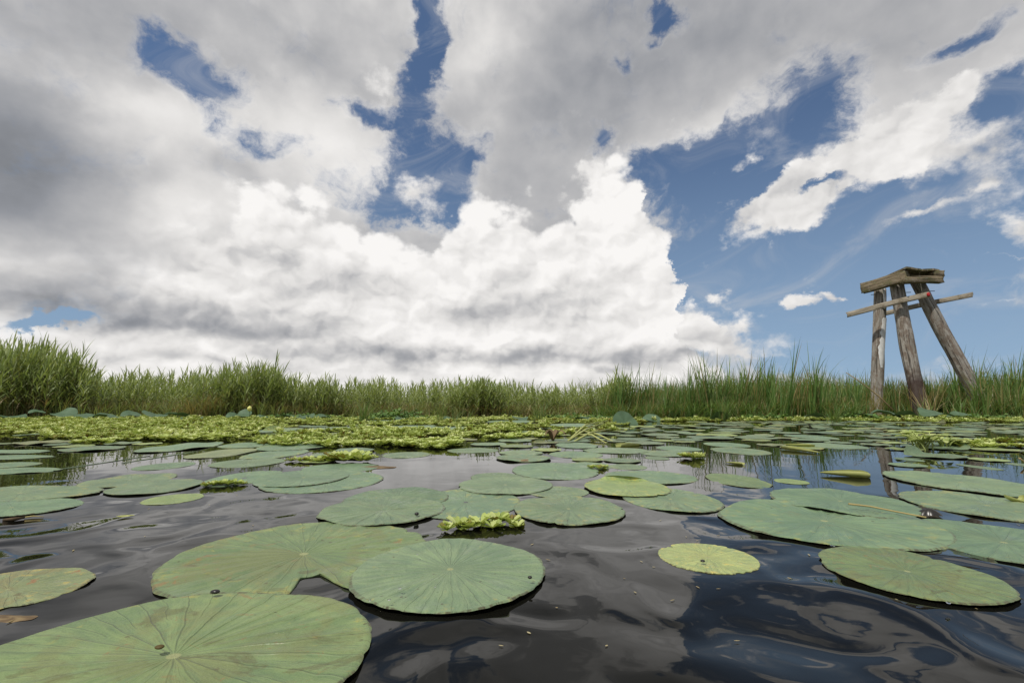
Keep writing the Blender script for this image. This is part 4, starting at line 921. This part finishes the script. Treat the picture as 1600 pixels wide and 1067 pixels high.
# flaking sheet on the left post: ragged curved skin 8 mm proud of the wood
V = []; nz_, na = 40, 12; Pb = np.array(at(1369, 575, 12.0)) - O; Pt = np.array(at(1373.8, 498, 12.0)) - O
for i in range(nz_ + 1):
    t = i / nz_; c = Pb + (Pt - Pb) * t; wl = .95 + .8 * math.sin(min(1, t * 1.3) * 2.2) * (1 - .75 * t) ; r = .150
    a_r = -.72; a_l = a_r - wl * (.9 + .35 * mnoise.noise(Vector((t * 9, 2, 1)))) ; a_r += .10 * mnoise.noise(Vector((t * 14, 7, 1)))
    for j in range(na + 1):
        a = a_l + (a_r - a_l) * j / na; V.append((c[0] + r * math.cos(a), c[1] + r * math.sin(a), c[2]))
link('flaking_sheet', mesh_np('flaking_sheet', V, [(i * (na + 1) + j, i * (na + 1) + j + 1, (i + 1) * (na + 1) + j + 1, (i + 1) * (na + 1) + j) for i in range(nz_) for j in range(na)], mats=[M_PAINT]), tower)
# split sheet hanging inside the left post top
beam('splinter', at(1383, 482, 11.78), at(1381, 449, 11.8), .03, .05, M_PAINT, 15, up=(0, 1, 0))
# ================================================================== sticks, curled leaves, bits
def stick(name, pts, rad, m, label, cat, tone=.6, group=None):
    pts = np.array(pts); c = pts.mean(0); c[2] = 0; ac = Acc(); tube(ac, pts - c, rad, tone); return tag(link(name, mesh_np(name, *ac.arrays(), mats=[m]), loc=c), label, cat, group)
stick('dead_stick', [at(1322, 582, 10.4), at(1345, 597, 10.4), at(1372, 618, 10.4), at(1396, 641, 10.3)], np.array([.008, .012, .014, .016]), M_DEAD, 'bare dead stick leaning in front of the left post', 'stick')
stick('dead_stick', [gnd(1326, 787, .03), gnd(1360, 791, .022), gnd(1400, 799, .02), gnd(1447, 808, .02)], np.array([.0032, .0028, .0026, .0022]), M_DEAD, 'thin brown stick lying across a bluish lotus leaf at right', 'stick', .8)
stick('dead_stick', [gnd(1593, 716, .04), gnd(1604, 724, .01), gnd(1615, 730, .01)], .006, M_DEAD, 'short twig at the right edge', 'stick', .7)
stick('floating_debris', [gnd(6, 812, .002), gnd(22, 811, .006), gnd(38, 808, .006)], np.array([.004, .006, .004]), M_DEAD, 'short dark stub of wood floating at the left edge', 'stick', .1)
stick('floating_debris', [gnd(38, 808, .004), gnd(52, 806, .005), gnd(68, 807, .003)], np.array([.002, .002, .001]), M_DEAD, 'thin pale straw touching the dark stub at the left edge', 'straw', .9)
def patch(px, py, wpx, asp, h, m, name, label, cat, seed=0, group=None, rot=0.0, zoff=0.004, rim=.35, tone=(.4, .9)):
    """small irregular curled leaf or lump lying on the water or on a leaf"""
    r_ = np.random.default_rng(seed + 77); P = gnd(px, py); r = wpx / 2 / F * P[1]; V = []; T_ = []; n, k = 7, 26; ph = r_.uniform(0, 6, 4)
    for i in range(n):
        t = (i + .15) / (n - .85)
        for j in range(k):
            a = 2 * math.pi * j / k; o_ = 1 + .16 * math.sin(2 * a + ph[0]) + .10 * math.sin(3 * a + ph[1]) + .06 * math.sin(7 * a + ph[2])
            V.append((r * t * o_ * math.cos(a), r * asp * t * o_ * math.sin(a), h * (rim * t * t * (.6 + .5 * math.sin(2 * a + ph[3])) + (1 - rim) * (1 - t * t)))); T_.append(tone[0] + (tone[1] - tone[0]) * (.5 + .5 * math.sin(3 * a + 5 * t + ph[1])))
    Fq = [(i * k + j, (i + 1) * k + j, (i + 1) * k + (j + 1) % k, i * k + (j + 1) % k) for i in range(n - 1) for j in range(k)] + [(0, j, j + 1, min(j + 2, k - 1)) for j in range(1, k - 2, 2)]
    return tag(link(name, mesh_np(name, V, Fq, T_, mats=[m]), loc=(P[0], P[1], zoff), rz=rot), label, cat, group)
patch(1453, 806, 30, .8, .022, M_DARK, 'seed_pod', 'dark wet seed pod at the end of the thin brown stick', 'seed pod', 1, rim=.1)
patch(195, 808, 24, .5, .004, M_YEL, 'fallen_leaf', 'small tan leaf floating alone on dark water at the left', 'dead leaf', 2)
patch(535, 592 + 138, 40, .6, .006, M_DEAD, 'fallen_leaf', 'brown rotting leaf in water right of the bushy lettuce clump', 'dead leaf', 3) if False else None
patch(590, 730, 50, .7, .002, M_DEAD, 'fallen_leaf', 'thin brown rotting leaf right of the bushy lettuce clump', 'dead leaf', 4, tone=(.25, .45), zoff=.001)
patch(818, 720, 34, .9, .006, M_DEAD, 'fallen_leaf', 'reddish brown dead leaf on the water, centre', 'dead leaf', 5, tone=(.3, .6))
patch(18, 966, 60, .5, .003, M_DEAD, 'fallen_leaf', 'dull red brown leaf at the left edge below the faded lotus leaf', 'dead leaf', 6, zoff=-.0005, tone=(.25, .5)) 
def curl(P0, P1, r, turn, m, name, label, seed, flat_=.0, group=None, tone=(.2, 1)):
    """lotus leaf rolled along its length into a boat: narrow at P0, blunt at P1"""
    P0 = np.array(P0); P1 = np.array(P1); L = np.linalg.norm(P1 - P0); d = (P1 - P0) / L; sd_ = np.cross(d, [0, 0, 1]); V = []; T_ = []; n, k = 18, 13
    for i in range(n):
        t = i / (n - 1); rr = r * (math.sin(min(1, t * 1.15) * math.pi / 2) ** .8 * (1 if t < .9 else 1 - (t - .9) * 3.5)) + .002
        for j in range(k):
            u = j / (k - 1); a = -math.pi / 2 + (u - .5) * turn; ww = 1 + .06 * mnoise.noise(Vector((t * 9, u * 4, seed)))
            p = P0 + d * (t * L) + sd_ * (rr * math.cos(a) * ww * 1.5) + np.array([0, 0, rr * (math.sin(a) + .55) * ww]); V.append(p); T_.append(tone[0] + (tone[1] - tone[0]) * (.25 + .5 * abs(u - .5) * 2 + .25 * mnoise.noise(Vector((t * 6, u * 5, 3)))))
    c = (P0 + P1) / 2; c[2] = 0
    Fq = [(i * k + j, (i + 1) * k + j, (i + 1) * k + j + 1, i * k + j + 1) for i in range(n - 1) for j in range(k - 1)]
    return tag(link(name, mesh_np(name, np.array(V) - c, Fq, T_, mats=[m]), loc=c), label, 'curled leaf', group)
GL = 'curled yellowing leaves on the water'
curl(gnd(1281, 738, .012), gnd(1359, 744, .008), .021, 4.0, M_YEL, 'curled_leaf', 'boat shaped rolled up yellow leaf floating on blue water', 1, group=GL)
curl(gnd(1281, 707, .008), gnd(1224, 699, .014), .021, 3.4, M_YEL, 'curled_leaf', 'bent yellow leaf with pointed tip on a lotus leaf left of the tower reflection', 2, group=GL)
curl(gnd(1225, 694, .02), gnd(1272, 696, .014), .02, 3.0, M_YEL, 'curled_leaf', 'thin yellow leaf behind the bent pointed one', 3, group=GL)
curl(gnd(1133, 722, .006), gnd(1162, 725, .006), .012, 3.0, M_YEL, 'curled_leaf', 'little yellow leaf sliver among the reed reflections', 4, group=GL)
curl(gnd(1002, 694, .006), gnd(966, 697, .006), .03, 3.4, M_YEL, 'curled_leaf', 'yellow edged leaf right of the broken yellow stems', 5, group=GL)
curl(gnd(624, 685, .03), gnd(594, 681, .02), .02, 3.0, M_YEL, 'curled_leaf', 'pale strip of dead leaf lying on the centre lettuce mat', 6, group=GL) 
curl(gnd(1600, 783, .010), gnd(1582, 778, .012), .018, 3.4, M_YEL, 'curled_leaf', 'yellow curled leaf edge at the right edge of the picture', 7, group=GL)
# broken yellow stems, centre right
for i, (a, b, c_) in enumerate([((888,690,.01),(915,680,.06),(944,667,.12)), ((893,687,.02),(915,676,.09),(950,662,.10)), ((898,691,.01),(922,684,.05),(955,676,.09)), ((905,684,.03),(925,686,.04),(947,693,.01)), ((912,681,.05),(936,684,.03),(958,690,.005))]):
    stick('broken_stem', [gnd(a[0], a[1]) + [0, 0, a[2]], gnd(b[0], b[1]) + [0, 0, b[2]], gnd(c_[0], c_[1]) + [0, 0, c_[2] * .5]], np.array([.010, .011, .006]), M_YEL, ['lowest left broken yellow stem of the heap', 'topmost broken yellow stem of the heap', 'long broken yellow stem across the heap', 'broken yellow stem pointing right into the water', 'rightmost broken yellow stem of the heap'][i], 'plant stem', .75, 'heap of broken yellow stems')
# arched brown dead leaf beside them
P = gnd(864, 690); ac = Acc()
for k in range(7):
    a = rng.uniform(0, 6.28); u = np.linspace(0, 1, 6)
    ac.add(*strip(np.stack([math.cos(a) * .13 * u, math.sin(a) * .1 * u, .10 * np.sin(u * 2.6) + .005], 1), .018 * np.array([.5, 1, 1, .8, .6, .1]), (-math.sin(a), math.cos(a), .2), rng.uniform(.1, .4)))
tag(link('withered_plant', mesh_np('withered_plant', *ac.arrays(), mats=[M_DEAD]), loc=(P[0], P[1], 0)), 'withered brown arching plant left of the broken yellow stems', 'dead plant')
# snails, specks, drops on the nearest leaves
def ball(px, py, r, m, name, label, cat, z=.02, asp=(1, 1, .7), group=None):
    P = gnd(px, py, z); V = []; n, k = 8, 12
    for i in range(n + 1):
        t = math.pi * i / n
        for j in range(k): a = 2 * math.pi * j / k + .3 * t; V.append((r * asp[0] * math.sin(t) * math.cos(a), r * asp[1] * math.sin(t) * math.sin(a) * (1 + .15 * math.cos(a)), r * asp[2] * math.cos(t)))
    return tag(link(name, mesh_np(name, V, [(i * k + j, (i + 1) * k + j, (i + 1) * k + (j + 1) % k, i * k + (j + 1) % k) for i in range(n) for j in range(k)], mats=[m]), loc=(P[0], P[1], z + r * asp[2] * .6)), label, cat, group)
ball(828, 903, .0042, M_DARK, 'snail', 'tiny dark snail near the right rim of the round even green leaf', 'snail', .020)
ball(651, 804, .007, M_DARK, 'snail', 'dark snail at the right of the pale centred lotus leaf', 'snail', .014)
ball(336, 926, .0062, M_DARK, 'snail', 'dark snail where the two biggest leaves meet', 'snail', .014, (1.4, .9, .6))
ball(1357, 868, .0052, M_DARK, 'snail', 'small dark snail on the wide bluish leaf above the olive one', 'snail', .012) if False else None
ball(249, 1012, .0050, M_YEL, 'berry', 'orange brown speck on the largest wet olive leaf', 'seed', .016, (1.3, 1, .5))
ball(1098, 877, .0052, M_DARK, 'snail', 'dark speck at the middle of the small yellow leaf', 'snail', .008, (1, 1, .5))
for i, (px, py, r) in enumerate([(625, 919, .0030), (608, 937, .0026), (578, 938, .0020), (680, 917, .0016), (652, 866, .0022), (1482, 942, .003), (1299, 852, .0024), (1303, 853, .002)]):
    ball(px, py, r, mg, 'water_drop', ['glassy water drop left of centre on the round even green leaf', 'long water drop below the others on the round even green leaf', 'leftmost water drop on the round even green leaf', 'tiny water drop under the navel of the round even green leaf', 'water drop at the back of the round even green leaf', 'white sparkling drop on the front rim of the olive leaf', 'left drop of two on the wide bluish leaf', 'right drop of two on the wide bluish leaf'][i], 'water drop', .020 if i < 5 else .012, (1.3, 1, .6), 'water drops on leaves')
# scattered specks of weed and straw floating between the leaves
acc = Acc(); r_ = np.random.default_rng(5)
for i in range(420):
    Y = .75 + 5.5 * r_.random() ** 1.3; X = r_.uniform(-1.05, 1.05) * Y; 
    if mnoise.noise(Vector((X * 1.2, Y * 1.2, 31))) < -.02: continue
    if any((X - a_) ** 2 + (Y - b_) ** 2 < (c_ * 1.0) ** 2 for a_, b_, c_ in placed): continue
    a = r_.uniform(0, 6.28); L = r_.uniform(.002, .007) * (3 if r_.random() < .08 else 1); u = np.linspace(-1, 1, 3)
    acc.add(*strip(np.stack([X + L * u * math.cos(a), Y + L * u * math.sin(a), .0015 + 0 * u], 1), r_.uniform(.001, .0022) * np.array([.4, 1, .3]), (-math.sin(a), math.cos(a), 0), r_.uniform(.2, 1)))
tag(link('floating_specks', mesh_np('floating_specks', *acc.arrays(), mats=[M_DRY])), 'tiny specks of weed and straw floating on the dark water', 'debris', None, 'stuff')
